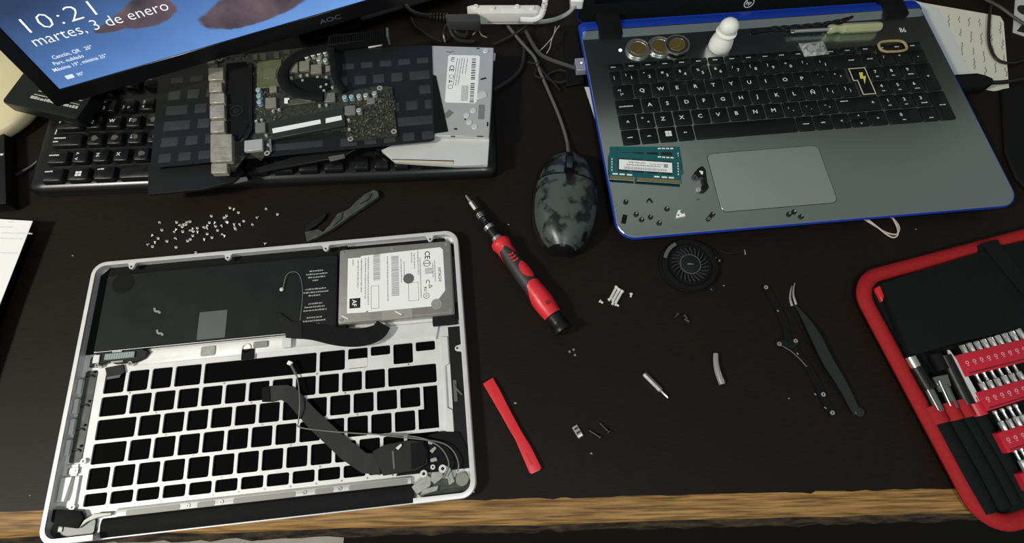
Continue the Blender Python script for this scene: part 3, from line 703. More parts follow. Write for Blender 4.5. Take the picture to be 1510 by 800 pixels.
# hinges and lid
for x0, x1 in ((-170.5, -145.5), (143, 168)):
    b = MB(); b.rbox(x0, x1, 111, 142, 15.2, 22.5, 2); b.build('hinge', BLKM, hp, bev=1.2, seg=2)
lidm = MB().prism(rrect(-190, 190, 0, 246, 9, 4), -7, -1.0).mesh('lid', BLUE, bev=1.2, seg=2)
lo = link('lid', lidm, hp, (0, 143, 9.0), rot=(math.radians(90 - 8) , 0, 0))
MB().rbox(-188.6, 188.6, 1.5, 244.5, -1.0, 0.0, 8, 4).build('bezel', BLKM, lo, bev=0.3)
MB().rbox(-173, 173, 22, 232, 0.0, 0.1, 1).build('screen', BLKG, lo)
b = MB(); b.ring(0, 11, 0.02, 0.12, 4.7, 5.6, 28); b.text('hp', 6.5, -3.6, 9.3, 0.1); b.build('maker_logo', LEGEND, lo)

# ------------------------------------------------------------------ small things lying on the laptop
ZD = 17.0
SIL = mat('coin_silver', (0.42, 0.42, 0.39), 0.35, 0.85, bump=0.5, bscale=900)
GOLD = mat('coin_gold', (0.40, 0.30, 0.11), 0.38, 0.85, bump=0.6, bscale=900)
DSIL = mat('coin_tarnish', (0.10, 0.10, 0.09), 0.4, 0.8)
def coin(px, py, z, label, rin, ringm, tilt=None, rr=12.9):
    f = fr_px(px, py, z)
    o = thing('coin', label, 'coin', f, 'coins above the laptop keyboard')
    MB().ring(0, 0, 0, 2.1, rin, rr, 40).build('outer_ring', ringm, o, bev=0.25)
    MB().cyl(0, 0, 0.15, 1.95, rin, 36).build('centre', GOLD, o, bev=0.1)
    b = MB(); b.ring(0, 0, 2.05, 2.35, rr - 1.3, rr, 40); b.build('raised_edge', SIL, o)
    b = MB()
    for k in range(3): b.tube([(-rin * 0.5 + k * 2, -rin * 0.4, 1.95), (-rin * 0.2 + k * 2.4, 1, 2.05), (rin * 0.15 + k * 2, rin * 0.5, 1.95)], 0.35, 5)
    b.build('relief', GOLD, o, smooth=True)
    if tilt: o.rotation_euler = tilt
    return o
coin(940.5, 73, ZD + 0.1, 'silver and gold coin lying alone beside the white power light', 8.6, SIL)
coin(973, 69.5, ZD + 0.1, 'silver and gold coin lying partly under another coin', 8.6, SIL)
coin(998, 67.5, ZD + 2.6, 'coin with a dark ring and gold centre resting on another coin', 8.4, DSIL, (0.02, -0.09, 0))
# plain white pawn
f = fr_px(1060, 70, ZD)
pawn = thing('white_pawn', 'small plain white plastic pawn standing above the laptop keyboard', 'pawn', f)
WP = mat('bright_white_plastic', (0.86, 0.85, 0.78), 0.45)
MB().lathe([(9.5, 0.05), (11.6, 1.2), (11.8, 6), (10.8, 12), (8.6, 17), (7.2, 20)], None, 24).build('body', WP, pawn, smooth=60)
b = MB(); b.ball((0, 0, 27.5), 9.6, 9.0, 8.8, 20, 12); b.build('head', WP, pawn, smooth=True)
MB().lathe([(7.2, 19), (10.6, 20.2), (10.6, 21.4), (7.2, 22.6)], None, 24).build('collar', WP, pawn, smooth=40)
# small screwdriver with a clear handle
za = 5.2
a = ang_px((1166, 46), (1299, 39), ZD + za); f = fr_px(1166, 46, ZD, a, ZD + za); L_ = (at(1299, 39, ZD + za) - at(1166, 46, ZD + za)).length
sd = thing('small_screwdriver', 'small flat screwdriver with a pale yellow-green handle on the laptop', 'screwdriver', f)
MX = Matrix.Translation((0, 0, za)) @ Matrix.Rotation(PI / 2, 4, 'Y')
HND = mat('pale_yellow_green_plastic', (0.50, 0.52, 0.30), 0.22, 0, 0.5, trans=0.25)
k = L_
b = MB(); b.prism([(0, -2.6), (9, -1.9), (9, 1.9), (0, 2.6)], za - 0.5, za + 0.5); b.build('blade_tip', STEEL, sd, bev=0.15)
MB().lathe([(1.2, 4), (1.9, 10), (1.9, k * 0.46)], MX, 12).build('shaft', STEEL, sd, smooth=True)
MB().lathe([(2.5, k * .42), (4.6, k * .425), (4.9, k * .46), (4.2, k * .49), (3.6, k * .53), (4.3, k * .56)], MX, 8).build('collar', HND, sd, smooth=30)
MB().lathe([(4.2, k * .56), (5.1, k * .58), (5.1, k * .93), (4.9, k * .95), (5.0, k * .96), (4.4, k * .99), (2.6, k)], MX, 8).build('handle', HND, sd, smooth=20)
# black twisted cable at the back of the deck
b = MB()
base = [(1108, 49), (1135, 44), (1160, 43), (1190, 41), (1215, 38), (1238, 33), (1256, 27)]
f = fr_px(1180, 42, ZD)
o = thing('twisted_black_cord', 'thin black twisted cord lying behind the small screwdriver', 'cord', f)
for s_ in range(3):
    pts = []
    for i in range(25):
        t = i / 24 * 5.999; j = int(t); u = t - j
        x = base[j][0] + (base[j + 1][0] - base[j][0]) * u; y = base[j][1] + (base[j + 1][1] - base[j][1]) * u
        q = f.l(x, y, ZD); w = (1.0 + 2.2 * math.sin(PI * i / 24)); ph = i * 0.9 + s_ * 2.1
        pts.append((q[0], q[1] + w * math.cos(ph), 1.8 + 0.8 * math.sin(ph)))
    MB().tube(pts, 0.85, 6, 3).build('strand', CABLE, o, smooth=True)
# crumpled clear film, gold rubber ring
f = fr_px(1200, 72, ZD + 1.6, ang_px((1183, 70), (1218, 66), ZD))
b = MB(); n = 9; vs = []; rr = random.Random(5)
for i in range(n + 1):
    for j in range(n + 1):
        e = 0.6 if i in (0, n) or j in (0, n) else 0
        vs.append((-13.5 + 27 * i / n + rr.gauss(0, 0.3), -9 + 18 * j / n + rr.gauss(0, 0.3), 0.1 if e else 1.6 + rr.gauss(0, 0.55)))
fs = [(i * (n + 1) + j, (i + 1) * (n + 1) + j, (i + 1) * (n + 1) + j + 1, i * (n + 1) + j + 1) for i in range(n) for j in range(n)]
b.add(vs, fs); b.add([(-13.5, -9, 0), (13.5, -9, 0), (13.5, 9, 0), (-13.5, 9, 0)], [(3, 2, 1, 0)])
solo('clear_film_square', b, mat('crumpled_clear_film', (0.50, 0.51, 0.50), 0.25, 0.1, 0.6, var=0.8, vscale=260, col2=(0.20, 0.205, 0.20)), 'crumpled pale translucent film square on the laptop function keys', 'film', f)
f = fr_px(1315, 69.5, ZD + 1.6, 0.10)
b = MB(); b.tube([(14.5 * math.copysign(abs(math.cos(t)) ** 0.6, math.cos(t)), 7.2 * math.copysign(abs(math.sin(t)) ** 0.7, math.sin(t)), 1.3) for t in [2 * PI * i / 20 for i in range(20)]], 1.3, 8, 3, True)
solo('elastic_ring', b, mat('tan_elastic', (0.42, 0.32, 0.16), 0.6, var=0.4, vscale=400, col2=(0.30, 0.22, 0.10)), 'oval tan elastic ring lying on the number pad top row', 'elastic ring', f, smooth=True)
# memory modules
PCBG = mat('teal_circuit_board', (0.006, 0.085, 0.092), 0.35, 0, 0.5, var=0.4, vscale=400, col2=(0.008, 0.11, 0.115))
CHIP = mat('black_chip', (0.012, 0.014, 0.015), 0.45)
def ram(f, label, lab=True):
    o = thing('memory_module', label, 'memory module', f, 'memory modules on the palm rest')
    MB().prism([(0, 0), (24, 0), (24, 2.6), (25.4, 2.6), (25.4, 0), (67.6, 0), (67.6, 5), (66.6, 5.8), (67.6, 6.6), (67.6, 30), (0, 30), (0, 6.6), (1, 5.8), (0, 5)], 0.8, 1.9).build('board', PCBG, o)
    g = MB()
    for i in range(68):
        x = 1.0 + i * 0.97
        if 23.4 < x < 25.6: continue
        g.add([(x, 0.15, 1.93), (x + 0.8, 0.15, 1.93), (x + 0.8, 3.6, 1.93), (x, 3.6, 1.93)], [(0, 1, 2, 3)])
    tag(g.build('contacts', BRASS, o), kind='stuff')
    for i in range(4):
        for j in (0, 1): MB().box(8 + i * 13.5, 18 + i * 13.5, 9, 23, 1.9, 2.9).build('chip', CHIP, o, bev=0.2) if j == 0 else None
    for x in (3, 9.5, 16.5, 42, 49, 55.5): MB().box(x, x + 5, 4.9, 6.3, 1.9, 2.5).build('resistor_pack', LABEL, o, bev=0.1)
    for x in (46, 50, 54, 58): MB().box(x, x + 3, 27, 28.2, 1.9, 2.5).build('resistor_pack', LABEL, o, bev=0.1)
    for y in (9, 12, 15, 18, 21): MB().box(2, 2.8, y, y + 1.5, 1.9, 2.4).build('capacitor', LABEL, o); MB().box(64.4, 65.2, y, y + 1.5, 1.9, 2.4).build('capacitor', LABEL, o)
    if lab:
        l = MB().rbox(9, 59, 10.5, 21.5, 2.9, 3.0, 0.4).build('label', LABEL, o)
        b = MB(); b.bars(14, 54, 11.3, 14, 3.03, 4, (0.3, 0.6)); b.dashes(18, 34, 18.4, 1.2, 3.03, seed=5); b.dashes(38, 50, 18, 1.0, 3.03, seed=8); b.dashes(16, 48, 15.6, 1.4, 3.03, seed=9); b.add([(51, 15.5, 3.03), (55, 15.5, 3.03), (55, 19.5, 3.03), (51, 19.5, 3.03)], [(0, 1, 2, 3)])
        b.build('label_print', INKG, l)
    return o
a1 = ang_px((898, 216), (1000, 216), ZD); p = at(899, 217, ZD); n_ = Vector((-math.sin(a1), math.cos(a1), 0)); q = p - n_ * 30
ram(Fr(q.x, q.y, ZD - 0.7, a1), 'teal memory module lying under the labelled one', False)
a2 = ang_px((898, 263), (1001, 270), ZD + 3); p = at(898.5, 263, ZD + 4)
ram(Fr(p.x, p.y, ZD + 1.6, a2), 'teal memory module with a white label on top of another')
# small black screws on the palm rest
scr = thing('black_screw', 'tiny black screw standing on its head on the grey palm rest', 'screw', fr_px(922.7, 297.7, ZD), 'black screws on the palm rest')
MB().lathe([(1.9, 0.02), (2.3, 0.5), (2.3, 1.1), (1.6, 1.4)], None, 12).build('head', BLK, scr, smooth=30)
MB().lathe([(0.9, 1.3), (0.9, 3.2), (0.6, 3.5)], None, 8).build('thread', DSTEEL, scr, smooth=30)
for px, py in ((938, 316), (946, 324), (959, 320), (972, 329), (983.5, 308), (1170.5, 312.6), (1181, 319.5), (1163, 316), (1050.5, 316)):
    p = at(px, py, ZD); dup(scr, None, (p.x, p.y, ZD), px)
solo('black_rubber_pad', MB().rbox(-2.1, 2.1, -4.2, 4.2, 0, 1.2, 0.4), BLKM, 'small black rectangular rubber pad on the laptop front corner', 'pad', fr_px(920.5, 323, ZD, -0.25), bev=0.2)
f = fr_px(957.5, 296, ZD)
solo('wire_clip', MB().tube([(-2.6, -1.6, 0.6), (-1, 1.2, 0.9), (0.6, 1.6, 1.0), (2.8, -1.8, 0.6)], 0.6, 6), BLK, 'tiny bent black wire clip near the memory modules', 'clip', f, smooth=True)
f = fr_px(1002, 316, ZD, 0.15)
o = thing('white_bracket', 'tiny white triangular bracket with a screw on the palm rest', 'bracket', f)
MB().prism([(-4.6, -3.4), (4.8, -3.0), (4.4, 0.6), (1.6, 4.2), (-0.8, 4.0)], 0, 1.6).build('plate', WP, o, bev=0.5)
MB().cyl(1.8, 1.0, 1.6, 2.6, 1.7, 12).build('screw_head', DSTEEL, o, bev=0.2); MB().cyl(-1.8, -1.2, 1.6, 1.7, 0.8, 10).build('hole', INK, o)
f = fr_px(1046, 321, ZD, 0.9)
o = thing('black_latch', 'tiny black two-hole latch lying in front of the touchpad', 'latch', f)
MB().rbox(-4, 2.5, -1.9, 1.9, 0, 1.4, 1.2).build('body', BLK, o, bev=0.2); MB().ring(-1.8, 0, 1.4, 2.0, 0.7, 1.4, 12).build('eyelet', DSTEEL, o)
f = fr_px(1037, 265, ZD, 0)
o = thing('black_sensor_bracket', 'black plastic bracket with two pale contacts left of the touchpad', 'bracket', f)
q = f.P([(1030, 247), (1036, 244), (1041, 250), (1043, 268), (1046, 276), (1040, 281), (1033, 281), (1033, 275), (1038, 272), (1036, 262), (1026, 261), (1023, 256)], ZD + 3)
MB().prism(q, 0, 3.2).build('body', BLK, o, bev=0.5)
a_ = f.l(1034, 254, ZD + 4); MB().cbox(a_[0], a_[1], 3.2, 3.6, 3.6, 1.0, -0.2).build('contact', LABEL, o, bev=0.3)
a_ = f.l(1032, 278, ZD + 3); MB().cbox(a_[0], a_[1], 0.1, 6.5, 4.2, 3.0, 0.2).build('contact', FROST, o, bev=0.4)
a_ = f.l(1028, 257, ZD + 3); MB().cyl(a_[0], a_[1], 0, 4.5, 3.2, 14).build('lens_barrel', BLK, o, bev=0.4)
f = fr_px(1029.5, 294, ZD, 0.1); solo('grey_chip', MB().rbox(-1.6, 1.6, -0.6, 0.6, 0, 0.6, 0.2), GREYP, 'tiny pale grey sliver below the black sensor bracket', 'sliver', f)
# ------------------------------------------------------------------ monitor
MO = at(88, 131, 70)
mon = link('monitor', None, None, MO, rot=(PI / 2 - math.radians(12), 0, math.radians(23.6)))
tag(mon, 'black framed monitor showing a blue lock screen with the time', 'monitor')
def screen_mat():
    m = bpy.data.materials.new('lock_screen_picture'); m.use_nodes = True; nt = m.node_tree; L = nt.links.new
    for n in list(nt.nodes): nt.nodes.remove(n)
    out = nt.nodes.new('ShaderNodeOutputMaterial'); bs = nt.nodes.new('ShaderNodeBsdfPrincipled'); L(bs.outputs[0], out.inputs[0])
    tc = nt.nodes.new('ShaderNodeTexCoord'); sp = nt.nodes.new('ShaderNodeSeparateXYZ'); L(tc.outputs['Object'], sp.inputs[0])
    nz = nt.nodes.new('ShaderNodeTexNoise'); nz.inputs['Scale'].default_value = 28; nz.inputs['Detail'].default_value = 6; L(tc.outputs['Object'], nz.inputs['Vector'])
    def math_(op, a, b_=None, clamp=False):
        n = nt.nodes.new('ShaderNodeMath'); n.operation = op; n.use_clamp = clamp
        for i, v in enumerate((a, b_)):
            if v is None: continue
            if isinstance(v, (int, float)): n.inputs[i].default_value = v
            else: L(v, n.inputs[i])
        return n.outputs[0]
    # water: darker towards the top left, paler towards the bottom
    g = math_('ADD', math_('MULTIPLY', sp.outputs['Y'], -9.0), math_('MULTIPLY', sp.outputs['X'], 1.6))
    g = math_('ADD', g, math_('MULTIPLY', nz.outputs['Fac'], 0.25)); g = math_('ADD', g, 0.47)
    rp = nt.nodes.new('ShaderNodeValToRGB'); e = rp.color_ramp.elements
    e[0].position = 0.0; e[0].color = (0.020, 0.045, 0.115, 1); e[1].position = 1.0; e[1].color = (0.16, 0.36, 0.80, 1)
    k = e.new(0.45); k.color = (0.075, 0.18, 0.44, 1); L(g, rp.inputs['Fac'])
    col = rp.outputs['Color']
    rk = nt.nodes.new('ShaderNodeValToRGB'); rk.color_ramp.elements[0].color = (0.030, 0.026, 0.040, 1); rk.color_ramp.elements[1].color = (0.17, 0.115, 0.13, 1)
    rk.color_ramp.elements[0].position = 0.3; rk.color_ramp.elements[1].position = 0.7; L(nz.outputs['Fac'], rk.inputs['Fac'])
    for cx, cy, rx, ry in ((0.100, 0.040, 0.026, 0.011), (0.075, 0.037, 0.018, 0.004), (0.182, 0.021, 0.046, 0.014), (0.150, 0.052, 0.030, 0.010), (0.26, 0.045, 0.05, 0.03), (0.34, 0.06, 0.06, 0.04)):
        dx = math_('DIVIDE', math_('SUBTRACT', sp.outputs['X'], cx), rx); dy = math_('DIVIDE', math_('SUBTRACT', sp.outputs['Y'], cy), ry)
        d = math_('ADD', math_('MULTIPLY', dx, dx), math_('MULTIPLY', dy, dy)); d = math_('ADD', d, math_('MULTIPLY', math_('SUBTRACT', nz.outputs['Fac'], 0.5), 1.6))
        f = math_('MULTIPLY', math_('SUBTRACT', 1.12, d), 5.0, True)
        mx = nt.nodes.new('ShaderNodeMix'); mx.data_type = 'RGBA'; L(f, mx.inputs[0]); L(col, mx.inputs[6]); L(rk.outputs['Color'], mx.inputs[7]); col = mx.outputs[2]
    bs.inputs['Base Color'].default_value = (0.01, 0.01, 0.012, 1); bs.inputs['Roughness'].default_value = 0.35
    L(col, bs.inputs['Emission Color']); bs.inputs['Emission Strength'].default_value = 0.95
    return m
scr_o = MB().box(0, 477, 0, 268, -0.6, 0).build('screen', screen_mat(), mon)
b = MB()
for q in ((-13, 490, -14, 0), (-13, 490, 268, 281), (-13, 0, 0, 268), (477, 490, 0, 268)): b.box(*q, -9, 1.2)
b.build('bezel', BLKG, mon, bev=0.5)
MB().rbox(-13, 490, -14, 281, -24, -9, 4).build('back_shell', BLK, mon, bev=3, seg=2)
LIT = mat('lit_white_text', (0.90, 0.94, 1.0), 0.5, emit=0.72)
b = MB(); b.text('10:21', 17.4, 9.5, 48.8, 0.06, sx=1.46, off=-0.018, sp=1.14); b.text('martes, 3 de enero', 12.2, 10.0, 38.0, 0.06, sx=1.16, off=-0.012, sp=1.0); b.build('lock_screen_time', LIT, scr_o)
b = MB(); b.text('Canc\u00fan, QR   20\u00b0', 4.3, 14, 25, 0.06, sx=1.05); b.text('Parc. nublado', 4.3, 11, 20, 0.06, sx=1.05); b.text('M\u00e1xima 19\u00b0, m\u00ednima 25\u00b0', 4.3, 7, 15, 0.06, sx=1.05)
b.rbox(11, 17.5, 6, 9.4, 0.03, 0.08, 0.6); b.text('90\u00b0', 4.2, 20, 6, 0.06); b.build('lock_screen_notes', mat('lit_dim_text', (0.75, 0.84, 0.98), 0.5, emit=0.42), scr_o)
b = MB(); b.text('AOC', 6.2, 231.5, -9.6, 1.26, sx=1.55); b.build('maker_letters', mat('grey_letter_print', (0.13, 0.13, 0.14), 0.4, 0.5), mon)
stand = MB(); stand.rbox(205, 272, -50, 120, -78, -42, 6); stand.box(215, 262, 60, 110, -44, -23); stand.build('stand_neck', BLK, mon, bev=2)
inv = mon.matrix_basis.inverted()
so = MB().rbox(-110, 110, -55, 55, 0, 9, 40, 8).mesh('stand_base', BLK, bev=3, seg=2)
sb = link('stand_base', so, mon)
Wb = Matrix.Translation((-160 * S, 525 * S, 0)) @ Matrix.Rotation(math.radians(23.6), 4, 'Z')
sb.matrix_basis = inv @ Wb

# ------------------------------------------------------------------ black desktop keyboard
KB = Fr(-459, 240, 0, math.radians(4))
kb = thing('desktop_keyboard', 'worn black desktop keyboard under the monitor and the loose boards', 'keyboard', KB)
b = MB(); pr = [(0, 0.3), (-1.5, 3), (-0.5, 8), (3, 11.5), (7, 13), (140, 17), (148, 15), (150, 8), (150, 0.3)]; m = len(pr); vs = []
xs = [0, 1.5, 6, 16, 429, 439, 443.5, 445]; ins = [10, 4.5, 1.5, 0, 0, 1.5, 4.5, 10]; hs = [0.4, 0.75, 0.95, 1, 1, 0.95, 0.75, 0.4]
for i, x in enumerate(xs):
    for y, z in pr:
        yy = min(max(y, pr[0][0] - 2 + ins[i]), 150 - ins[i] * 0.7) if ins[i] else y
        vs.append((x, yy, z * hs[i] if z > 0.3 else z))
fs = [(i * m + j, i * m + (j + 1) % m, (i + 1) * m + (j + 1) % m, (i + 1) * m + j) for i in range(len(xs) - 1) for j in range(m)] + [tuple(range(m)), tuple(range((len(xs) - 1) * m, len(xs) * m))]
b.add(vs, fs).build('body', mat('semi_gloss_black', (0.006, 0.0065, 0.0062), 0.3, 0, 0.5), kb, smooth=50)
KEYB = mat('glossy_key_black', (0.005, 0.005, 0.005), 0.30, 0, 0.42, rvar=0.08, vscale=120)
kc = {}
def bkey(x, y, w, h=15.5, z=15.0, leg=None, wear=False):
    k = round(w, 1), h
    if k not in kc:
        kc[k] = MB().prism(rrect(0, w, 0, h, 1.5, 2), -2, 6.4, rrect(1.6, w - 1.6, 1.2, h - 1.2, 1.8, 2)).mesh('key', KEYB, bev=0.4)
    o = link('key', kc[k], kb, (x, y, z))
    if leg:
        b = MB()
        for t, sz, dx, dy in leg:
            if t is None: b.dashes(dx, dx + sz, dy, 1.4, 6.46, seed=int(x + y), gap=0.3, wmin=0.6, wmax=1.4)
            else: b.text(t, sz, dx, dy, 6.46)
        b.build('legend', LEGEND, o)
    if wear:
        rr = random.Random(int(x * 3 + y)); n = 9
        q = [(w * 0.5 + w * 0.26 * math.cos(2 * PI * i / n) * rr.uniform(0.5, 1.1), h * 0.5 + h * 0.22 * math.sin(2 * PI * i / n) * rr.uniform(0.5, 1.1)) for i in range(n)]
        MB().prism(q, 6.38, 6.46).build('worn_patch', mat('worn_key_grey', (0.085, 0.08, 0.065), 0.6), o)
kx = 17.5; u = 19.0; kg = 2.6
def krow(y, items, z, x=kx):
    for w, leg, wr in items:
        if leg != 'gap': bkey(x, y, w * u - kg, 15.8, z, leg, wr)
        x += w * u
T1 = lambda t: ((t, 5.2, 4, 6.5),)
krow(4.5, [(1.25, ((None, 7, 3, 10.5),), 0), (1.25, (), 0), (1.25, ((None, 6, 4, 11),), 0), (6.25, None, 0), (1.25, None, 0), (1.25, None, 0), (1.25, None, 0), (1.25, None, 0), (.25, 'gap', 0), (1, None, 0), (1, None, 0), (1, None, 0), (.25, 'gap', 0), (2, None, 0), (1, None, 0)], 11.8)
krow(23.5, [(1.25, ((None, 9, 3, 9),), 0), (1, (('<', 5, 4, 3), ('>', 5, 4, 9)), 0), (1, T1('Z'), 0), (1, T1('X'), 0), (1, None, 1)] + [(1, None, 0)] * 7 + [(2.75, None, 0), (1.25, 'gap', 0), (1, None, 0), (1.25, 'gap', 0), (1, None, 0), (1, None, 0), (1, None, 0)], 12.5)
krow(42.5, [(1.75, ((None, 11, 3, 9), (None, 5, 3, 5)), 0), (1, None, 1), (1, None, 1), (1, T1('D'), 1), (1, None, 1)] + [(1, None, 0)] * 8 + [(1.25, None, 0), (3.5, 'gap', 0), (1, None, 0), (1, None, 0), (1, None, 0)], 13.1)
krow(61.5, [(1.5, None, 0), (1, T1('Q'), 0), (1, T1('W'), 0), (1, T1('E'), 1), (1, None, 1)] + [(1, None, 0)] * 8 + [(1.5, None, 0), (.25, 'gap', 0), (1, None, 0), (1, None, 0), (1, None, 0), (.25, 'gap', 0), (1, None, 0), (1, None, 0), (1, None, 0)], 13.7)
krow(80.5, [(1, None, 0), (1, (('1', 5, 4, 3), ('!', 5, 4, 8.5)), 0), (1, (('2', 5, 4, 3), ('"', 5, 4, 8.5)), 0), (1, (('3', 5, 4, 3), ('#', 4, 9, 3)), 0), (1, (('4', 5, 4, 3), ('$', 5, 4, 8.5)), 0)] + [(1, None, 0)] * 8 + [(2, None, 0), (.25, 'gap', 0), (1, None, 0), (1, None, 0), (1, None, 0), (.25, 'gap', 0), (1, None, 0), (1, None, 0), (1, None, 0)], 14.3)
krow(108, [(1, None, 0), (1, 'gap', 0)] + [(1, ((None, 4, 4, 9),), 0)] * 4 + [(.5, 'gap', 0)] + [(1, None, 0)] * 4 + [(.5, 'gap', 0)] + [(1, None, 0)] * 4, 15.0)
b = MB()
for i in (0, 1):
    for j in (0, 1): b.add([(kx + 1.25 * u + 8 + i * 3, 4.5 + 5 + j * 2.8, 18.3), (kx + 1.25 * u + 10.6 + i * 3, 4.5 + 5 + j * 2.8, 18.3), (kx + 1.25 * u + 10.6 + i * 3, 4.5 + 7.4 + j * 2.8, 18.3), (kx + 1.25 * u + 8 + i * 3, 4.5 + 7.4 + j * 2.8, 18.3)], [(0, 1, 2, 3)])
b.build('key_symbol', LEGEND, kb)

# ------------------------------------------------------------------ optical drive
OD = fr_px(690, 150, 21.6, 0, 30)
od = thing('optical_drive', 'silver slim optical drive with a white label lying on the keyboard', 'optical drive', OD)
DRV = mat('drive_steel', (0.50, 0.50, 0.48), 0.4, 0.35, var=0.4, vscale=60, col2=(0.56, 0.56, 0.54))
DRW = mat('drive_pale_steel', (0.62, 0.62, 0.59), 0.4, 0.2, var=0.4, vscale=60, col2=(0.68, 0.68, 0.65))
zt = 30.6
MB().prism(OD.P([(556, 74), (637, 67), (728, 70), (725, 140), (721, 201), (640, 200), (560, 204)], zt), 0.1, zt - 21.6).build('case', DRV, od, bev=0.5)
MB().prism(OD.P([(600, 204), (722, 201), (719, 243), (672, 243.5), (582, 238), (562, 221)], 26), 0.1, 4.4).build('tray', DRW, od, bev=0.4)
MB().prism(OD.P([(580, 235.5), (668, 238), (668, 242), (583, 239)], 26.5), 4.4, 5.0).build('tray_lip', BRASS if False else mat('pale_lip', (0.55, 0.50, 0.38), 0.5), od)
MB().prism(OD.P([(578, 234.4), (669, 236.6), (669, 237.6), (579, 235.4)], 26.5), 4.4, 5.1).build('lip_slot', INK, od)
for q in ([(727, 75), (731, 76), (730, 86), (726, 86)], [(714, 231), (719, 231), (718, 243), (714, 243)]):
    o = MB().prism(OD.P(q, 27), 2.0, 3.4).build('mount_ear', DRV, od, bev=0.2)
zl_ = zt - 21.6
lb = MB().prism(OD.P([(663, 81), (706, 82), (708, 84), (703, 150), (700, 152), (658, 151), (656, 149), (661, 83)], zt), zl_, zl_ + 0.12).build('label', LABEL, od)
def odl(px, py): p = OD.l(px, py, zt); return p
b = MB(); a_ = -PI / 2 - 0.07
for t, px, py, sz in (('RU', 668, 84, 4.6), ('CE', 666, 96, 6.5)): p = odl(px, py); b.text(t, sz, p[0] - 1.5, p[1], zl_ + 0.16, a_)
for px, py, rr_ in ((665.5, 113, 2.4), (664, 128, 2.6)): p = odl(px, py); b.ring(p[0], p[1], zl_ + 0.14, zl_ + 0.18, rr_ - 0.4, rr_, 16)
p = odl(664.5, 120); b.add([(p[0] - 1.8, p[1] + 2, zl_ + .16), (p[0] + 2.2, p[1], zl_ + .16), (p[0] - 1.8, p[1] - 2, zl_ + .16), (p[0] - 1, p[1] + 1, zl_ + .16), (p[0] + 1, p[1], zl_ + .16), (p[0] - 1, p[1] - 1, zl_ + .16)], [(0, 1, 4, 3), (1, 2, 5, 4), (2, 0, 3, 5)])
r_ = random.Random(4); y = 86.0
while y < 150:
    if not 118 < y < 122:
        h = r_.uniform(0.6, 1.8); A_, B_ = odl(696 - (y - 86) * 0.055, y), odl(702 - (y - 86) * 0.055, y + h)
        b.add([(A_[0], A_[1], zl_ + .16), (B_[0], A_[1], zl_ + .16), (B_[0], B_[1], zl_ + .16), (A_[0], B_[1], zl_ + .16)], [(0, 1, 2, 3)]); y += h
    y += r_.uniform(0.7, 1.6)
b.build('label_marks', INK, lb)
b = MB()
for k, px in enumerate((674, 677.5, 681, 684.5, 689)):
    p = odl(px, 86); b.dashes(0, 34 if k < 3 else 20, 0, 0.9, zl_ + .16, a_, k, cx=p[0], cy=p[1])
p, q = odl(681, 126), odl(690, 149); b.bars(p[0], q[0], q[1], p[1], zl_ + .15, 3, (0.4, 0.5)); b.build('label_print', INKG, lb)
me = MB().cyl(0, 0, 0, 0.7, 3.0, 16).mesh('dimple', DRW, bev=0.4)
for px, py in ((716, 75), (688, 170), (698, 163), (692, 180), (700, 187)): p = odl(px, py); link('dimple', me, od, (p[0], p[1], zl_))
for px, py, w, h in ((713, 116, 6, 2), (719, 183, 1.6, 5), (686, 176, 1.6, 1.6), (705, 71.5, 3, 1.4), (672, 190, 3, 2), (668, 201, 4, 1.2), (708, 201, 6, 1.2)): p = odl(px, py); MB().cbox(p[0], p[1], zl_, w, h, 0.12, 0.3 if w == 6 and h == 2 else 0).build('slot', INK, od)
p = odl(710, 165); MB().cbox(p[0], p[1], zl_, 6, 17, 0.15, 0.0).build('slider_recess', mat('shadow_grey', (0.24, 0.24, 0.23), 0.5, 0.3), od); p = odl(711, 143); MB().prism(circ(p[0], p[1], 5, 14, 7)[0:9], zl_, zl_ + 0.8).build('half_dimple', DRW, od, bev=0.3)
p = odl(661, 168); MB().cbox(p[0], p[1], zl_, 6, 9, 0.15, -0.7).build('grey_tape', mat('grey_tape', (0.17, 0.17, 0.16), 0.5), od)
p = odl(662, 77); b = MB(); b.tube([(p[0] - 3, p[1], zl_ + .1), (p[0] - 1, p[1] + 1, zl_ + .1), (p[0] + 1, p[1] - 0.5, zl_ + .1), (p[0] + 3, p[1] + 1, zl_ + .1), (p[0] + 5, p[1] + .5, zl_ + .1)], 0.3, 5, flat=0.3); b.build('pen_mark', INK, od)

# ------------------------------------------------------------------ black keyboard light sheet with its grey windows
ZF = 31.0
FM = fr_px(222, 247, ZF, math.radians(7.3))
film = thing('keyboard_light_sheet', 'thin black plastic sheet with grey key-shaped windows under the circuit board', 'plastic sheet', FM)
SHEET = mat('black_sheet', (0.0085, 0.0098, 0.009), 0.42, 0, 0.4, rvar=0.08, vscale=40)
q = FM.P([(222, 248), (236, 95), (400, 78), (637, 67), (641, 206), (634, 209)], ZF)
MB().prism(q, 0, 0.5).build('sheet', SHEET, film)
PANE = mat('grey_window_film', (0.020, 0.022, 0.021), 0.35, 0, 0.5, var=0.4, vscale=22, col2=(0.050, 0.055, 0.053), rvar=0.1)
pc = {}
def pane(x0, x1, y0, y1):
    k = (round(x1 - x0, 1), round(y1 - y0, 1))
    if k not in pc: pc[k] = MB().rbox(-k[0] / 2, k[0] / 2, -k[1] / 2, k[1] / 2, 0, 0.12, 0.5, 2).mesh('window', PANE)
    link('window', pc[k], film, ((x0 + x1) / 2, (y0 + y1) / 2, 0.5))
rp = random.Random(12)
frows = [(4, 9, [1, 1, 1, 1.25, 5, 1.25, 1, 1, 1, 1]), (21, 10, [1.25] + [1] * 11 + [2.25]), (39, 10.5, [1.75] + [1] * 12 + [.75]), (57, 10.5, [1.5] + [1] * 12 + [1]), (75, 10.5, [1] * 13 + [1.5]), (95, 7, [1.035] * 14)]
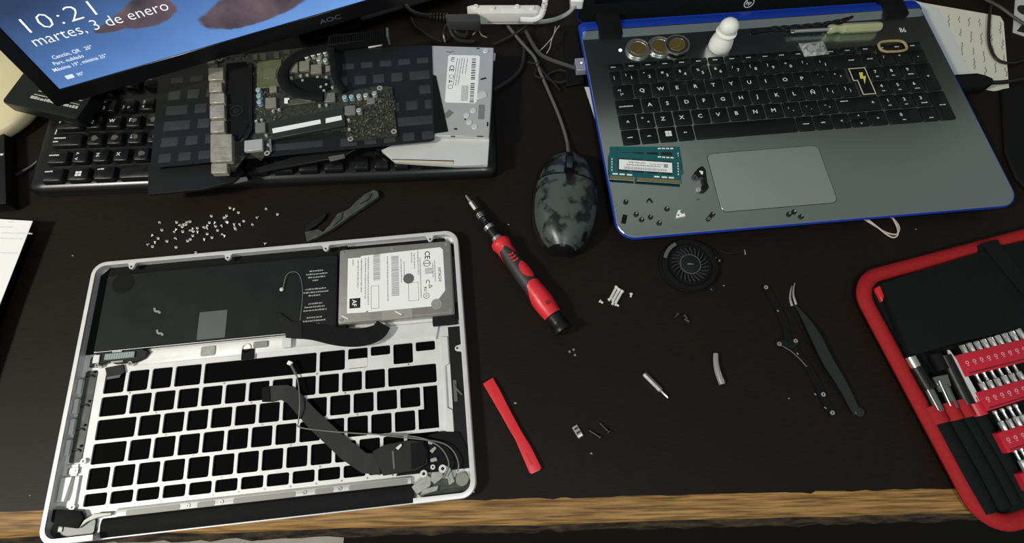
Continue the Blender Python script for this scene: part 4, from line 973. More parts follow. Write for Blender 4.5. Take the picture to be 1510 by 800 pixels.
for y, h, ws in frows:
    x = 4.0
    for w in ws:
        ww = w * 17.9
        if w > 4: pane(x + 12, x + ww - 14, y + 2, y + h)
        elif rp.random() < 0.93: pane(x + 2.4, x + ww - 4.6, y, y + h)
        x += ww
# plain black strips lying under the sheet's lower edge
f = fr_px(300, 265, 21.0)
BAR = mat('dark_grey_strip', (0.008, 0.009, 0.0085), 0.45, 0, 0.4)
solo('black_backing_strip', MB().prism(f.P([(219, 246), (219, 287), (262, 283), (300, 279), (345, 268), (360, 252), (345, 240)], 24), 0.2, 4.0), BAR, 'plain black plastic strip under the lower left of the sheet', 'plastic strip', f, bev=0.4)
f = fr_px(430, 245, 21.4)
o = thing('black_hinge_bar', 'long thin black bar lying on the keyboard space bar', 'plastic bar', f)
MB().prism(f.P([(377, 248), (382, 254), (440, 243), (505, 231), (525, 220), (505, 218), (430, 232)], 24), 0.2, 3.0).build('bar', BAR, o, bev=0.4)
MB().prism(f.P([(484, 231), (508, 227), (509, 233), (487, 238)], 25), 3.0, 4.2).build('bar_foot', GREYP, o, bev=0.3)
f = fr_px(350, 266, 20.6)
solo('black_clip', MB().prism(f.P([(338, 264), (364, 260), (366, 266), (340, 271)], 22), 0.1, 1.8), GREYP, 'small dark grey clip on the keyboard front rim', 'clip', f, bev=0.3)
f = fr_px(650, 165, zt)
solo('black_plastic_offcut', MB().prism(f.P([(630, 108), (643, 112), (661, 194), (640, 197), (628, 190)], zt), 0.05, 0.6), BLKM, 'black pointed plastic offcut between the sheet and optical drive', 'plastic sheet', f)
# ------------------------------------------------------------------ laptop logic board on the sheet
ZB = 31.7
LB = fr_px(440, 150, ZB)
lbd = thing('logic_board', 'bare laptop logic board with silver ports and a black heat pipe', 'circuit board', LB)
PCB = mat('dark_circuit_board', (0.014, 0.018, 0.013), 0.4, 0, 0.5, var=0.8, vscale=420, col2=(0.050, 0.050, 0.034))
OLIVE = mat('olive_chip_package', (0.085, 0.095, 0.042), 0.42, 0, 0.5, var=0.5, vscale=150, col2=(0.12, 0.13, 0.065))
TAN = mat('tan_inductor', (0.25, 0.235, 0.18), 0.5, 0.1, var=0.5, vscale=300, col2=(0.20, 0.19, 0.15))
CAPM = mat('pale_capacitor', (0.55, 0.56, 0.52), 0.35, 0.5)
CAPC = mat('pale_cyan_capacitor', (0.34, 0.50, 0.50), 0.35, 0.3)
PORT = mat('port_steel', (0.48, 0.45, 0.36), 0.4, 0.35, var=0.6, vscale=180, col2=(0.33, 0.31, 0.25))
zb = ZB + 1.6
MB().prism(LB.P([(306, 84), (372, 79), (430, 72), (488, 66), (494, 118), (506, 136), (560, 126), (578, 128), (586, 200), (514, 209), (507, 190), (400, 206), (393, 228), (384, 236), (366, 224), (346, 251), (312, 257)], zb), 0.05, 1.6).build('board', PCB, lbd)
def part(name, px0, px1, py0, py1, h, m, z0=1.6, bev=0.3, sk=0.0):
    zt = ZB + z0 + h
    return MB().prism(LB.P([(px0, py1), (px1, py1 - sk), (px1, py0 - sk), (px0, py0)], zt), z0, z0 + h).build(name, m, lbd, bev=bev)
# ports down the left edge
for i, (x0, x1, y0, y1) in enumerate(((305, 317, 83, 94), (307, 329, 100, 118), (308, 327, 121, 135), (309, 331, 138, 152), (309, 331, 155, 174), (310, 331, 178, 195), (310, 342, 198, 238), (311, 335, 241, 255))):
    o = part('port', x0, x1, y0, y1, 6.0, PORT, sk=1.0, bev=0.5)
    p, q = LB.l(x0 + 2, y1 - 2, zb + 6), LB.l(x1 - 2, y0 + 2, zb + 6)
    MB().box(p[0] + 1, q[0] - 1, (p[1] + q[1]) / 2 - 0.25, (p[1] + q[1]) / 2 + 0.25, 7.6, 7.72).build('port_seam', DSTEEL, o)
o = MB(); p = LB.l(325, 88, zb); o.ring(p[0], p[1], 1.6, 3.0, 1.4, 3.2, 14); o.build('screw_ring', PORT, lbd)
# black fan shroud with its ring marks
MB().prism(LB.P([(333, 93), (362, 90), (369, 100), (368, 180), (362, 196), (350, 207), (338, 205), (333, 180)], zb + 1.5), 1.6, 3.1).build('fan_shroud', BLKM, lbd, bev=0.4)
p = LB.l(348, 163, zb + 2); MB().ring(p[0], p[1], 3.1, 3.5, 5.2, 6.4, 22).build('shroud_ring', RUB, lbd); MB().ring(p[0], p[1], 3.1, 3.4, 1.4, 2.6, 16).build('shroud_ring', RUB, lbd)
MB().prism(LB.P([(366, 92), (372, 92), (372, 192), (362, 205), (358, 202), (367, 186)], zb + 3), 1.6, 4.6).build('shroud_wall', BLK, lbd, bev=0.4)
MB().prism(LB.P([(352, 212), (366, 199), (372, 205), (362, 228), (352, 232)], zb + 1), 1.6, 2.6).build('black_tab', BLK, lbd, bev=0.3)
# processor and graphics chips
o = part('processor', 379, 415, 90, 130, 1.2, OLIVE, sk=3); p = LB.l(398, 108, zb + 2); MB().cbox(p[0], p[1], 2.8, 12, 12, 0.7, 0.08).build('die', mat('olive_die', (0.13, 0.14, 0.085), 0.3, 0, 0.5), o, bev=0.2)
for x0, x1, y0, y1 in ((373, 380, 79, 88), (383, 393, 78, 88), (403, 412, 76, 85), (418, 428, 73, 79)): part('small_chip', x0, x1, y0, y1, 1.2, OLIVE)
for x0, x1, y0, y1, mm, hh in ((424, 439, 92, 106, TAN, 3), (441, 456, 90, 104, TAN, 3), (458, 474, 95, 108, TAN, 3), (391, 407, 144, 159, TAN, 3), (397, 408, 127, 136, TAN, 2.4), (376, 391, 181, 195, mat('grey_inductor', (0.19, 0.19, 0.175), 0.5, 0.2), 3), (478, 494, 137, 150, mat('grey_inductor', (0, 0, 0)), 3), (508, 524, 156, 169, mat('grey_inductor', (0, 0, 0)), 3), (541, 553, 144, 153, mat('grey_inductor', (0, 0, 0)), 2), (480, 487, 97, 105, TAN, 2)):
    part('inductor', x0, x1, y0, y1, hh, mm, sk=1.2, bev=0.4)
part('connector', 360, 387, 207, 223, 3.4, mat('pale_connector_shell', (0.50, 0.50, 0.47), 0.4, 0.3), sk=3, bev=0.4)
part('white_pad', 419, 427, 144, 152, 1.0, LABEL, z0=2.0)
part('slot_latch', 424, 466, 147, 155, 1.4, mat('grey_metal_latch', (0.11, 0.115, 0.09), 0.45, 0.4), sk=5)
# capacitors: low silver cans
cm = MB().lathe([(2.6, 0), (2.7, 0.4), (2.4, 0.8), (2.5, 4.0), (2.1, 4.4)], None, 14).mesh('capacitor', CAPM, smooth=40)
cc = MB().lathe([(2.6, 0), (2.7, 0.4), (2.4, 0.8), (2.5, 4.0), (2.1, 4.4)], None, 14).mesh('capacitor', CAPC, smooth=40)
cs = MB().lathe([(1.5, 0), (1.5, 1.8), (1.2, 2.2)], None, 10).mesh('capacitor', CAPM, smooth=40)
for me, L_ in ((cc, ((380.5, 132), (381.5, 141), (382, 150), (508, 143), (518, 142))), (cm, ((452, 83), (461, 80), (470, 78), (479, 76), (470, 87), (479.5, 88), (529, 141), (539, 140), (552, 137), (529, 162))),
               (cs, ((428, 112), (442, 109), (452, 108), (467, 111), (480, 111), (472, 125.5), (480, 122), (476.5, 131), (489, 126), (410, 159), (401, 161), (376, 176), (384, 174), (391, 197), (394, 211), (513, 174), (514, 188), (445, 116), (470, 153), (480, 152)))):
    for px, py in L_:
        p = LB.l(px, py, zb + 4); link('capacitor', me, lbd, (p[0], p[1], 1.6))
# memory slot with its two white stickers
o = MB().prism(LB.P([(397, 179), (506, 157), (509, 184), (401, 204)], zb + 4), 1.6, 5.0).build('memory_slot', mat('slot_black', (0.020, 0.023, 0.018), 0.45), lbd, bev=0.4)
MB().prism(LB.P([(401, 189), (472, 175.5), (473, 181.5), (402, 196)], zb + 4), 5.0, 5.15).build('sticker', LABEL, o)
MB().prism(LB.P([(480, 174), (503, 169.5), (504, 176), (480, 181)], zb + 4), 5.0, 5.15).build('sticker', LABEL, o)
MB().prism(LB.P([(396, 204), (399, 204), (400, 222), (397, 223)], zb + 2), 1.6, 2.8).build('slot_arm', STEEL, lbd)
# mounting rings
for px, py in ((560, 130), (581, 194), (517, 205), (394, 226)):
    p = LB.l(px, py, zb); MB().ring(p[0], p[1], 1.55, 2.1, 1.2, 2.7, 16).build('mounting_ring', mat('tinned_ring', (0.55, 0.50, 0.42), 0.4, 0.5), lbd)
# dense tiny components: nobody could count them
b = MB(); g = MB(); rr = random.Random(21)
def dust(n, x0, x1, y0, y1, sk=0.0):
    for _ in range(n):
        px, py = rr.uniform(x0, x1), rr.uniform(y0, y1); py -= sk * (px - x0) / (x1 - x0)
        p = LB.l(px, py, zb); q = b if rr.random() < 0.55 else g
        q.cbox(p[0], p[1], 1.55, rr.uniform(0.5, 1.9), rr.uniform(0.4, 1.3), rr.uniform(0.4, 1.1), rr.choice((0.1, 0.1, 1.67)))
dust(330, 513, 583, 152, 205, 10); dust(60, 540, 576, 136, 156, 4); dust(60, 376, 416, 132, 180, 4); dust(50, 420, 488, 76, 116, 6); dust(24, 374, 396, 88, 130); dust(24, 308, 372, 80, 92, 4); dust(14, 340, 350, 205, 250); dust(26, 400, 420, 160, 176)
tag(b.build('small_components', mat('pale_component_tops', (0.27, 0.25, 0.17), 0.45, 0.3, var=0.8, vscale=700, col2=(0.12, 0.11, 0.07)), lbd), kind='stuff')
tag(g.build('dark_components', mat('dark_component_tops', (0.025, 0.026, 0.024), 0.45), lbd), kind='stuff')
# heat pipe loop and heat sink fins
zp = ZB + 8
hpth = [(492, 66), (470, 70), (445, 77), (427, 88), (417, 103), (417, 117), (427, 130), (448, 138), (476, 140)]
b = MB(); b.tube([(*LB.l(a, c, zp), 6.2) for a, c in hpth], 5.4, 10, 6, flat=0.3); b.build('heat_pipe', BLKM, lbd, smooth=True)
b = MB(); b.tube([(*LB.l(a, c, zp - 2), 4.0) for a, c in ((421, 131), (432, 139), (446, 144), (458, 146))], 0.9, 6, 5); b.build('pipe_edge_highlight', STEEL, lbd, smooth=True)  # bright thread drawn in as the highlight along the pipe's outer edge
b = MB(); b.tube([(*LB.l(a, c, zp), 6.6) for a, c in ((508, 134), (499, 122), (493, 108), (491, 90), (488, 72))], 3.6, 10, 6, flat=0.35); b.build('heat_pipe', BLKM, lbd, smooth=True)
b = MB(); b.prism(LB.P([(430, 117), (458, 112), (484, 116), (488, 130), (462, 139), (436, 132)], zb + 2), 1.7, 3.4); b.build('heat_plate', BLKM, lbd, bev=0.4)
q = LB.P([(483, 66), (572, 53), (572, 43), (483, 50)], zb + 10)
MB().prism(q, 1.7, 11).build('heat_sink', BLKM, lbd, bev=0.6)
A_, B_ = Vector(LB.l(485, 58, zb + 11)), Vector(LB.l(570, 48, zb + 11))
fa = math.atan2(B_.y - A_.y, B_.x - A_.x)
fin = MB().box(-0.3, 0.3, -4.6, 4.6, 0, 1.2).mesh('fin', BLKM)
for i in range(26):
    p = A_.lerp(B_, (i + 0.5) / 26); link('fin', fin, lbd, (p.x, p.y, 11), fa)
MB().prism(LB.P([(570, 54), (573, 53.5), (572.5, 40), (569, 40.5)], zb + 11), 1.7, 12.6).build('sink_end', GREYP, lbd, bev=0.2)
MB().prism(LB.P([(543, 66), (566, 62), (562, 65.5), (543, 69.5)], ZB + 2), 0.3, 1.6).build('foil_flag', LABEL, lbd)
# ------------------------------------------------------------------ mouse
pf, pn = at(838, 226, 6), at(826, 377, 4)
ma = math.atan2(pf.y - pn.y, pf.x - pn.x) - PI / 2
ML = (pf - pn).length; MW = 30.5
mf = Fr((pf.x + pn.x) / 2 + 0.5, (pf.y + pn.y) / 2, 0, ma)
mouse = thing('computer_mouse', 'black wired mouse with its coating worn to grey patches', 'mouse', mf)
WORN = mat('worn_black_coating', (0.006, 0.007, 0.007), 0.34, 0, 0.5, var=2.6, vscale=62, col2=(0.062, 0.075, 0.068), rvar=0.08, vc=0.47)
WORNB = mat('worn_button_coating', (0.006, 0.007, 0.007), 0.34, 0, 0.5, var=2.6, vscale=62, col2=(0.060, 0.070, 0.065), rvar=0.08, vc=0.52)
def msurf(t, th, k=1.0):
    """t 0 near end .. 1 cable end, th 0..pi across"""
    w = MW * (max(0.0, 1 - abs(2 * t - 0.96) ** 3.0 * (1.0 if t < 0.5 else 0.86))) ** 0.5 * (0.93 + 0.07 * math.cos((t - 0.45) * 5))
    h = 34 * (max(0.0, 1 - abs((t - 0.42) / 0.60) ** 2.6)) ** 0.62 * (0.96 if t < 0.5 else 1.0)
    y = -ML / 2 + ML * t
    return (w * math.cos(th) * k, y, 1.2 + (h * math.sin(th) ** 0.72) * k)
def mpatch(t0, t1, a0, a1, k, nt=14, na=10):
    vs = [msurf(t0 + (t1 - t0) * i / nt, a0 + (a1 - a0) * j / na, k) for i in range(nt + 1) for j in range(na + 1)]
    fs = [(i * (na + 1) + j, (i + 1) * (na + 1) + j, (i + 1) * (na + 1) + j + 1, i * (na + 1) + j + 1) for i in range(nt) for j in range(na)]
    return vs, fs
b = MB(); vs, fs = mpatch(0.003, 0.985, 0, PI, 0.985, 26, 22); b.add(vs, fs); nb = 23
b.f.append(tuple(range(nb))); b.f.append(tuple(26 * nb + j for j in range(nb - 1, -1, -1)))
b.f.append(tuple([i * nb for i in range(26, -1, -1)] + [i * nb + 22 for i in range(27)]))
b.build('shell', BLK, mouse, smooth=60)
for nm, t0, t1, a0, a1 in (('palm_cover', 0.02, 0.628, 0.35, PI - 0.35), ('right_button', 0.642, 0.972, 0.45, PI / 2 - 0.17), ('left_button', 0.642, 0.972, PI / 2 + 0.17, PI - 0.45)):
    b = MB(); vs, fs = mpatch(t0, t1, a0, a1, 1.0); b.add(vs, fs); b.build(nm, WORN if nm == 'palm_cover' else WORNB, mouse, smooth=60)
for sx in (0, 1):
    b = MB(); vs, fs = mpatch(0.05, 0.93, 0.04 if sx else PI - 0.31, 0.31 if sx else PI - 0.04, 1.0, 18, 4); b.add(vs, fs); b.build('side_grip', RUB, mouse, smooth=60)
b = MB(); q = msurf(0.75, PI / 2); MXm = Matrix.Translation((0, q[1], q[2] - 6)) @ Matrix.Rotation(PI / 2, 4, 'Y')
b.lathe([(6.5, -3.2), (9.5, -2.6), (10, -1.5), (10, 1.5), (9.5, 2.6), (6.5, 3.2)], MXm, 22); b.build('scroll_wheel', RUB, mouse, smooth=40)
b = MB(); vs = []
for i in range(17):
    t = 0.56 + 0.34 * i / 16; w = 5.2 * math.sin(PI * (0.12 + 0.76 * i / 16))
    p = msurf(t, PI / 2, 1.0); vs += [(-w, p[1], p[2] - 0.9), (w, p[1], p[2] - 0.9), (w * 0.75, p[1], p[2] + 0.25), (-w * 0.75, p[1], p[2] + 0.25)]
b.add(vs, [(i * 4 + j, i * 4 + (j + 1) % 4, i * 4 + 4 + (j + 1) % 4, i * 4 + 4 + j) for i in range(16) for j in range(4)]); b.build('wheel_slot', BLKG, mouse, smooth=40)
path = [(838, 224, 8), (836, 208, 4), (831, 190, 3), (822, 165, 3), (806, 128, 3), (794, 100, 4), (788, 84, 4), (772, 66, 5), (755, 46, 5), (746, 34, 4), (742, 26, 3)]
b = MB(); b.tube([(*mf.l(a, c, z), z) for a, c, z in path], 1.7, 8, 6); b.build('mouse_cable', CABLEG, mouse, smooth=True)

# ------------------------------------------------------------------ red and black precision screwdriver
az = 9.4
A_, B_ = at(687, 288, az), at(832, 488, az)
L_ = (B_ - A_).length
pf_ = Fr(A_.x, A_.y, 0, math.atan2(B_.y - A_.y, B_.x - A_.x))
psd = thing('precision_screwdriver', 'red and black precision screwdriver with a long bit shaft', 'screwdriver', pf_)
MX = Matrix.Translation((0, 0, az)) @ Matrix.Rotation(PI / 2, 4, 'Y')
def lz(name, prof, m, n=20, sm=35): return MB().lathe([(r, t * L_) for t, r in prof], MX, n).build(name, m, psd, smooth=sm)
lz('bit', [(0, 0.9), (0.005, 1.3), (0.05, 1.4), (0.055, 2.0)], STEEL, 10)
lz('bit_shank', [(0.05, 2.1), (0.056, 2.5), (0.112, 2.5), (0.118, 2.0)], DSTEEL, 6, 20)
lz('shaft', [(0.115, 2.2), (0.135, 2.6), (0.15, 3.4), (0.225, 3.4), (0.235, 4.0), (0.27, 4.4), (0.325, 4.4), (0.335, 4.0)], BLK)
for t in (0.148, 0.160, 0.172): lz('ring', [(t, 3.4), (t + 0.001, 3.75), (t + 0.006, 3.75), (t + 0.007, 3.4)], STEEL)
lz('ring', [(0.243, 4.1), (0.246, 5.2), (0.256, 5.2), (0.258, 4.7), (0.262, 4.7), (0.264, 5.0), (0.268, 5.0), (0.27, 4.3)], STEEL)
lz('ferrule', [(0.328, 4.2), (0.332, 5.0), (0.352, 5.2), (0.356, 4.6)], DSTEEL)
for t in [0.28 + 0.009 * i for i in range(5)]: lz('knurl', [(t, 4.3), (t + 0.001, 4.75), (t + 0.004, 4.75), (t + 0.005, 4.3)], RUB, 14)
for t in (0.19, 0.205): MB().box(t * L_, (t + 0.008) * L_, -1.2, 1.2, az + 3.0, az + 3.55).build('shaft_mark', GREYP, psd, bev=0.1)
HR = [(0.352, 5.6), (0.362, 8.2), (0.385, 8.9), (0.42, 7.4), (0.45, 7.2), (0.52, 8.0), (0.60, 8.6), (0.66, 8.4), (0.69, 8.2), (0.75, 8.9), (0.80, 9.2), (0.86, 8.4), (0.895, 7.6)]
def hr(t):
    for (a, r0), (c, r1) in zip(HR, HR[1:]):
        if a <= t <= c: return r0 + (r1 - r0) * (t - a) / (c - a)
    return HR[-1][1]
lz('handle', [(t, r - 0.35) for t, r in HR], mat('dark_grip', (0.022, 0.022, 0.022), 0.55), 24, 60)
lz('cap', [(0.89, 6.4), (0.9, 7.4), (0.935, 6.6), (0.95, 6.4), (0.965, 7.6), (0.985, 8.6), (0.995, 8.4), (1.0, 6.2)], BLK, 22)
lz('cap_swivel', [(0.999, 3.2), (1.008, 3.0), (1.01, 2.2)], BLKG, 16)
def red(name, pts, off=0.25, n=10):
    """a raised red shape on the handle: list of (t, lower angle, upper angle)"""
    b = MB(); vs = []
    ts = []
    for (t0, a0, c0), (t1, a1, c1) in zip(pts, pts[1:]):
        for i in range(4): u_ = i / 4; ts.append((t0 + (t1 - t0) * u_, a0 + (a1 - a0) * u_, c0 + (c1 - c0) * u_))
    ts.append(pts[-1])
    for t, a0, a1 in ts:
        for j in range(n + 1):
            th = math.radians(a0 + (a1 - a0) * j / n); q = hr(t) + off
            vs.append((t * L_, q * math.cos(th), az + q * math.sin(th)))
    b.add(vs, [(i * (n + 1) + j, (i + 1) * (n + 1) + j, (i + 1) * (n + 1) + j + 1, i * (n + 1) + j + 1) for i in range(len(ts) - 1) for j in range(n)])
    b.build(name, RED, psd, smooth=60)
red('front_grip', [(0.352, -70, 250), (0.385, -70, 250), (0.40, -70, 250), (0.43, 150, 245), (0.50, 185, 235)], 0.3, 26)
red('front_edge', [(0.398, -70, 105), (0.43, -40, 78), (0.475, -10, 52)], 0.3)
for t in (0.475, 0.497, 0.519): red('chevron', [(t, 62, 80), (t + 0.012, 72, 92)], 0.3, 4); red('chevron', [(t + 0.012, 80, 98), (t, 96, 112)], 0.3, 4)
red('oval', [(0.545, 58, 64), (0.56, 40, 92), (0.59, 30, 104), (0.62, 28, 102), (0.645, 38, 88), (0.66, 56, 62)], 0.35)
red('rear_grip', [(0.672, 60, 100), (0.69, 0, 128), (0.72, -40, 140), (0.76, -60, 165), (0.82, -70, 250), (0.893, -70, 250)], 0.35, 22)
b = MB(); t = 0.83; b.cyl(0, 0, 0, 0.5, 1.9, 14); o = b.build('dimple', mat('deep_red', (0.22, 0.008, 0.012), 0.5), psd, (t * L_, 1.0, az + hr(t) + 0.1))

# ------------------------------------------------------------------ red pry bar
f = fr_px(757, 628, 0)
pts = [(712, 565), (726.5, 556), (737, 574), (749.5, 599), (760, 619), (770, 637), (783.5, 659), (798.5, 689), (796, 693), (784, 698.5), (781, 697), (760, 648), (750, 631), (740, 613), (725, 587)]
o = thing('pry_bar', 'flat red plastic pry bar lying beside the silver case', 'pry tool', f)
MB().prism(f.P(pts, 3.4), 0, 3.4).build('bar', RED, o, bev=0.7, seg=2)
MB().prism(f.P([(725, 575), (727, 574), (732, 584), (730, 585)], 3.4), 3.4, 3.65).build('moulded_mark', RED, o, bev=0.1)
MB().prism(f.P([(774, 668), (777, 667), (785, 684), (782, 685)], 3.4), 3.4, 3.65).build('moulded_mark', RED, o, bev=0.1)

# ------------------------------------------------------------------ screws and crumbs on the desk
def screw_mesh(hr_, hl, tr, tl, m):
    return MB().lathe([(hr_ * 0.85, 0), (hr_, hl * 0.3), (hr_, hl), (tr, hl), (tr, hl + tl), (tr * 0.6, hl + tl + 0.3)], None, 10).mesh('screw', m, smooth=35)
tiny = screw_mesh(1.25, 0.6, 0.55, 1.6, mat('bright_screw', (0.80, 0.80, 0.77), 0.35, 0.35))
spots = [(115, 470), (165, 482), (195, 433), (175, 367), (220, 402), (240, 255), (256, 322), (305, 430), (375, 347), (385, 400), (393, 488), (398, 247), (403, 312), (440, 275), (452, 290), (463, 266), (488, 268), (508, 250), (528, 240), (458, 337), (505, 427), (531, 411), (555, 377), (527, 326), (565, 305), (560, 335), (598, 303), (605, 333), (585, 540), (660, 292), (690, 300), (704, 275), (716, 250), (735, 187), (695, 360), (670, 405), (740, 395), (777, 245), (775, 285), (795, 325), (833, 276), (838, 363), (870, 372), (858, 203), (872, 210), (881, 184), (882, 243), (898, 241), (915, 108), (960, 114), (997, 153), (957, 262), (962, 300), (975, 322), (1008, 263), (1048, 236), (1137, 277), (1173, 209), (1268, 125), (1374, 170), (1248, 457)]
rs = random.Random(9)
for x, y in spots:
    p = at(200 + x / 6.565, 290 + y / 6.565, 0.5)
    stand = rs.random() < 0.45
    o = link('keyboard_screw', tiny, None, (p.x, p.y, 2.3 if False else (0.02 if stand else 1.22)), rot=((0, 0, 0) if stand else (PI / 2 + 0.2, 0, rs.uniform(0, 6.28))))
    tag(o, 'tiny bright screw scattered on the desk between keyboard and case', 'screw', 'tiny screws scattered above the silver case')
silver = mat('bright_screw', (0, 0, 0))
def lying(name, me, p0, p1, r, label, cat, group, z=0.0):
    A, B = at(*p0, r + z), at(*p1, r + z)
    o = link(name, me, None, (A.x, A.y, r + z), rot=(0, PI / 2, math.atan2(B.y - A.y, B.x - A.x)))
    return tag(o, label, cat, group)
long_ = screw_mesh(1.9, 1.4, 1.25, 12.5, silver); short = screw_mesh(1.6, 1.0, 1.0, 2.6, silver)
for i, (a, c) in enumerate((((909.5, 422), (899.5, 441)), ((913.5, 425.5), (903.5, 444)), ((918, 428), (908, 446)))):
    lying('long_screw', long_, a, c, 1.92, 'long silver screw lying in a neat row of three', 'screw', 'row of long silver screws')
for a, c in (((884, 443), (890, 447)), ((931, 432), (930, 438)), ((903.5, 449), (904, 445)), ((907, 448), (913, 451)), ((897, 442), (901, 440))):
    lying('short_screw', short, a, c, 1.62, 'short silver screw lying loose around the long screws', 'screw', 'short screws around the long ones')
dk = mat('dark_screw', (0.10, 0.10, 0.095), 0.35, 0.7)
tinyd = screw_mesh(1.1, 0.6, 0.6, 1.6, mat('grey_screw', (0.34, 0.34, 0.32), 0.4, 0.6))
for px, py in ((840, 518), (846, 515), (848, 523)):
    p = at(px, py, 0.5); tag(link('tiny_screw', tinyd, None, (p.x, p.y, 0.02), rot=(0, 0, px)), 'tiny grey screw in a trio below the precision screwdriver', 'screw', 'trio of tiny screws')
darks = screw_mesh(1.7, 0.9, 0.9, 3.4, dk)
for a, c in (((1000, 462), (996, 467)), ((1009, 464), (1013, 469)), ((1016, 474), (1011, 471))):
    lying('dark_screw', darks, a, c, 1.72, 'small dark screw lying below the round fan', 'screw', 'dark screws below the fan')
blong = screw_mesh(1.9, 0.9, 0.75, 9.5, mat('blackened_screw', (0.10, 0.095, 0.09), 0.35, 0.8))
for a, c in (((885.5, 644.5), (872, 636)), ((898.5, 637), (887, 625.5))):
    lying('black_long_screw', blong, a, c, 1.92, 'thin dark long screw lying beside the small pale connector', 'screw', 'pair of thin dark screws')
f = fr_px(851.5, 636, 0, ang_px((848, 629), (857, 644)))
o = thing('pale_connector', 'small pale slotted connector lying near the red pry bar', 'connector', f)
MB().rbox(-5, 5, -2.4, 2.4, 0, 2.4, 0.5).build('body', mat('pale_grey_plastic', (0.30, 0.30, 0.28), 0.4), o, bev=0.3)
for x in (-3.2, 0.2): MB().box(x, x + 1.2, -1.6, 1.6, 2.4, 2.9).build('slot', INK, o)
MB().cbox(3.6, 0, 2.4, 1.6, 3.8, 0.6).build('clip', LABEL, o, bev=0.1)
f = fr_px(948, 551, 0, ang_px((948, 551), (984, 587), 2)); Lb = (at(984, 587, 2) - at(948, 551, 2)).length
o = thing('driver_bit', 'silver screwdriver bit lying alone in the middle of the desk', 'driver bit', f)
M2 = Matrix.Translation((0, 0, 2.3)) @ Matrix.Rotation(PI / 2, 4, 'Y')
MB().lathe([(1.6, 0), (2.3, 0.8), (2.3, Lb * 0.68), (1.8, Lb * 0.71)], M2, 6).build('hex_shank', STEEL, o, smooth=20)
MB().lathe([(1.1, Lb * 0.7), (1.1, Lb * 0.96), (0.7, Lb)], M2, 10).build('tip', STEEL, o, smooth=30)
f = fr_px(1056, 523, 0)
b = MB(); b.tube([(*f.l(a, c, 2.6), 2.6) for a, c in ((1055.5, 521), (1055.5, 532), (1058, 547), (1065, 566))], lambda t: 2.1 + 0.7 * t, 10, 6)
solo('clear_tube', b, mat('cloudy_clear_plastic', (0.46, 0.45, 0.46), 0.3, 0, 0.5, trans=0.45), 'short curved cloudy plastic tube lying on the desk', 'tube', f, smooth=True)
for px, py, s_ in ((760, 594, 1.4), (872, 668, 1.2), (1067, 421, 1.0), (1163, 587, 0.9), (45, 730, 0.9), (750, 331, 1.0), (108, 377, 1.1), (1350, 338, 0.9)):
    f = fr_px(px, py, 0)
    solo('crumb', MB().ball((0, 0, s_ * 0.45), s_, s_ * 0.7, s_ * 0.45, 7, 4), mat('pale_crumb', (0.22, 0.21, 0.19), 0.8), 'tiny pale crumb of dust on the dark desk', 'crumb', f, 'crumbs on the desk')

# ------------------------------------------------------------------ black plastic bracket above the silver case
f = fr_px(505, 320, 0)
o = thing('antenna_bracket', 'black stepped plastic bracket lying between keyboard and silver case', 'bracket', f)
GRB = mat('dusty_black_plastic', (0.030, 0.033, 0.031), 0.5, 0, 0.5, var=0.6, vscale=120, col2=(0.085, 0.09, 0.082))
MB().prism(f.P([(449, 341), (470, 337), (476, 341), (487, 330), (497, 314), (507, 311), (516, 306), (524, 297), (537, 286), (551, 279), (558, 282), (559, 289), (540, 302), (515, 318), (490, 337), (467, 349), (452, 356)], 5), 0.1, 5).build('body', GRB, o, bev=0.6)
MB().prism(f.P([(448, 333), (468, 320), (479, 312), (482, 315), (474, 325), (452, 341)], 4), 0.1, 3.4).build('arm', BLK, o, bev=0.5)
MB().prism(f.P([(527, 297), (541, 287), (548, 284), (544, 292), (530, 300)], 7), 5, 6.6).build('pad', GRB, o, bev=0.4)
MB().prism(f.P([(497, 314), (505, 312), (503, 322), (489, 333)], 7), 5, 6.4).build('pad', GRB, o, bev=0.4)
b = MB(); b.tube([(*f.l(a, c, 1), 0.7) for a, c in ((451, 355), (452, 360), (452, 363))], 0.5, 6); b.build('wire', CABLE, o)

# ------------------------------------------------------------------ blower fan in front of the laptop
ff = fr_px(1018, 389, 0, 0.0, 6)
fan = thing('blower_fan', 'round black laptop blower fan tucked against the laptop front', 'fan', ff)
b = MB(); hous = [(27.5 * math.cos(t) + (3 if 0 < t < 1 else 0), 25.5 * math.sin(t)) for t in [2 * PI * i / 40 for i in range(40)]]
MB().prism(hous, 0.1, 3.2).build('housing', BLKM, fan, bev=0.5)
b = MB(); b.ring(0, 0, 3.2, 6.0, 20.5, 25, 40); b.build('housing_wall', BLKM, fan, bev=0.5)
MB().lathe([(9.6, 3.0), (9.9, 5.0), (9.4, 6.0), (8.8, 6.2)], None, 28).build('hub', mat('hub_dark', (0.009, 0.010, 0.010), 0.5, 0, 0.3), fan, smooth=35)
b = MB(); b.ring(0, 0, 5.9, 6.2, 9.0, 9.6, 32); b.build('hub_rim', GREYP, fan)
bl = MB().prism([(9.8, 0), (12.5, 1.0), (16.5, 3.4), (16.9, 2.9), (12.9, 0.2), (9.9, -0.8)], 3.2, 5.6).mesh('blade', mat('blade_dark', (0.03, 0.031, 0.031), 0.4))
for i in range(24): link('blade', bl, fan, (0, 0, 0), 2 * PI * i / 24)
MB().dashes(-2.6, 2.6, -0.4, 0.7, 6.24, seed=2).build('hub_print', INKG, fan)
arc = [(-23 * math.cos(t), 23 * math.sin(t), 6.2) for t in [0.25 + 0.1 * i for i in range(9)]]
b = MB(); b.tube(arc, 1.7, 6, 2, flat=0.3); b.build('rim_tape', mat('dull_grey_tape', (0.09, 0.095, 0.095), 0.45), fan, smooth=True)
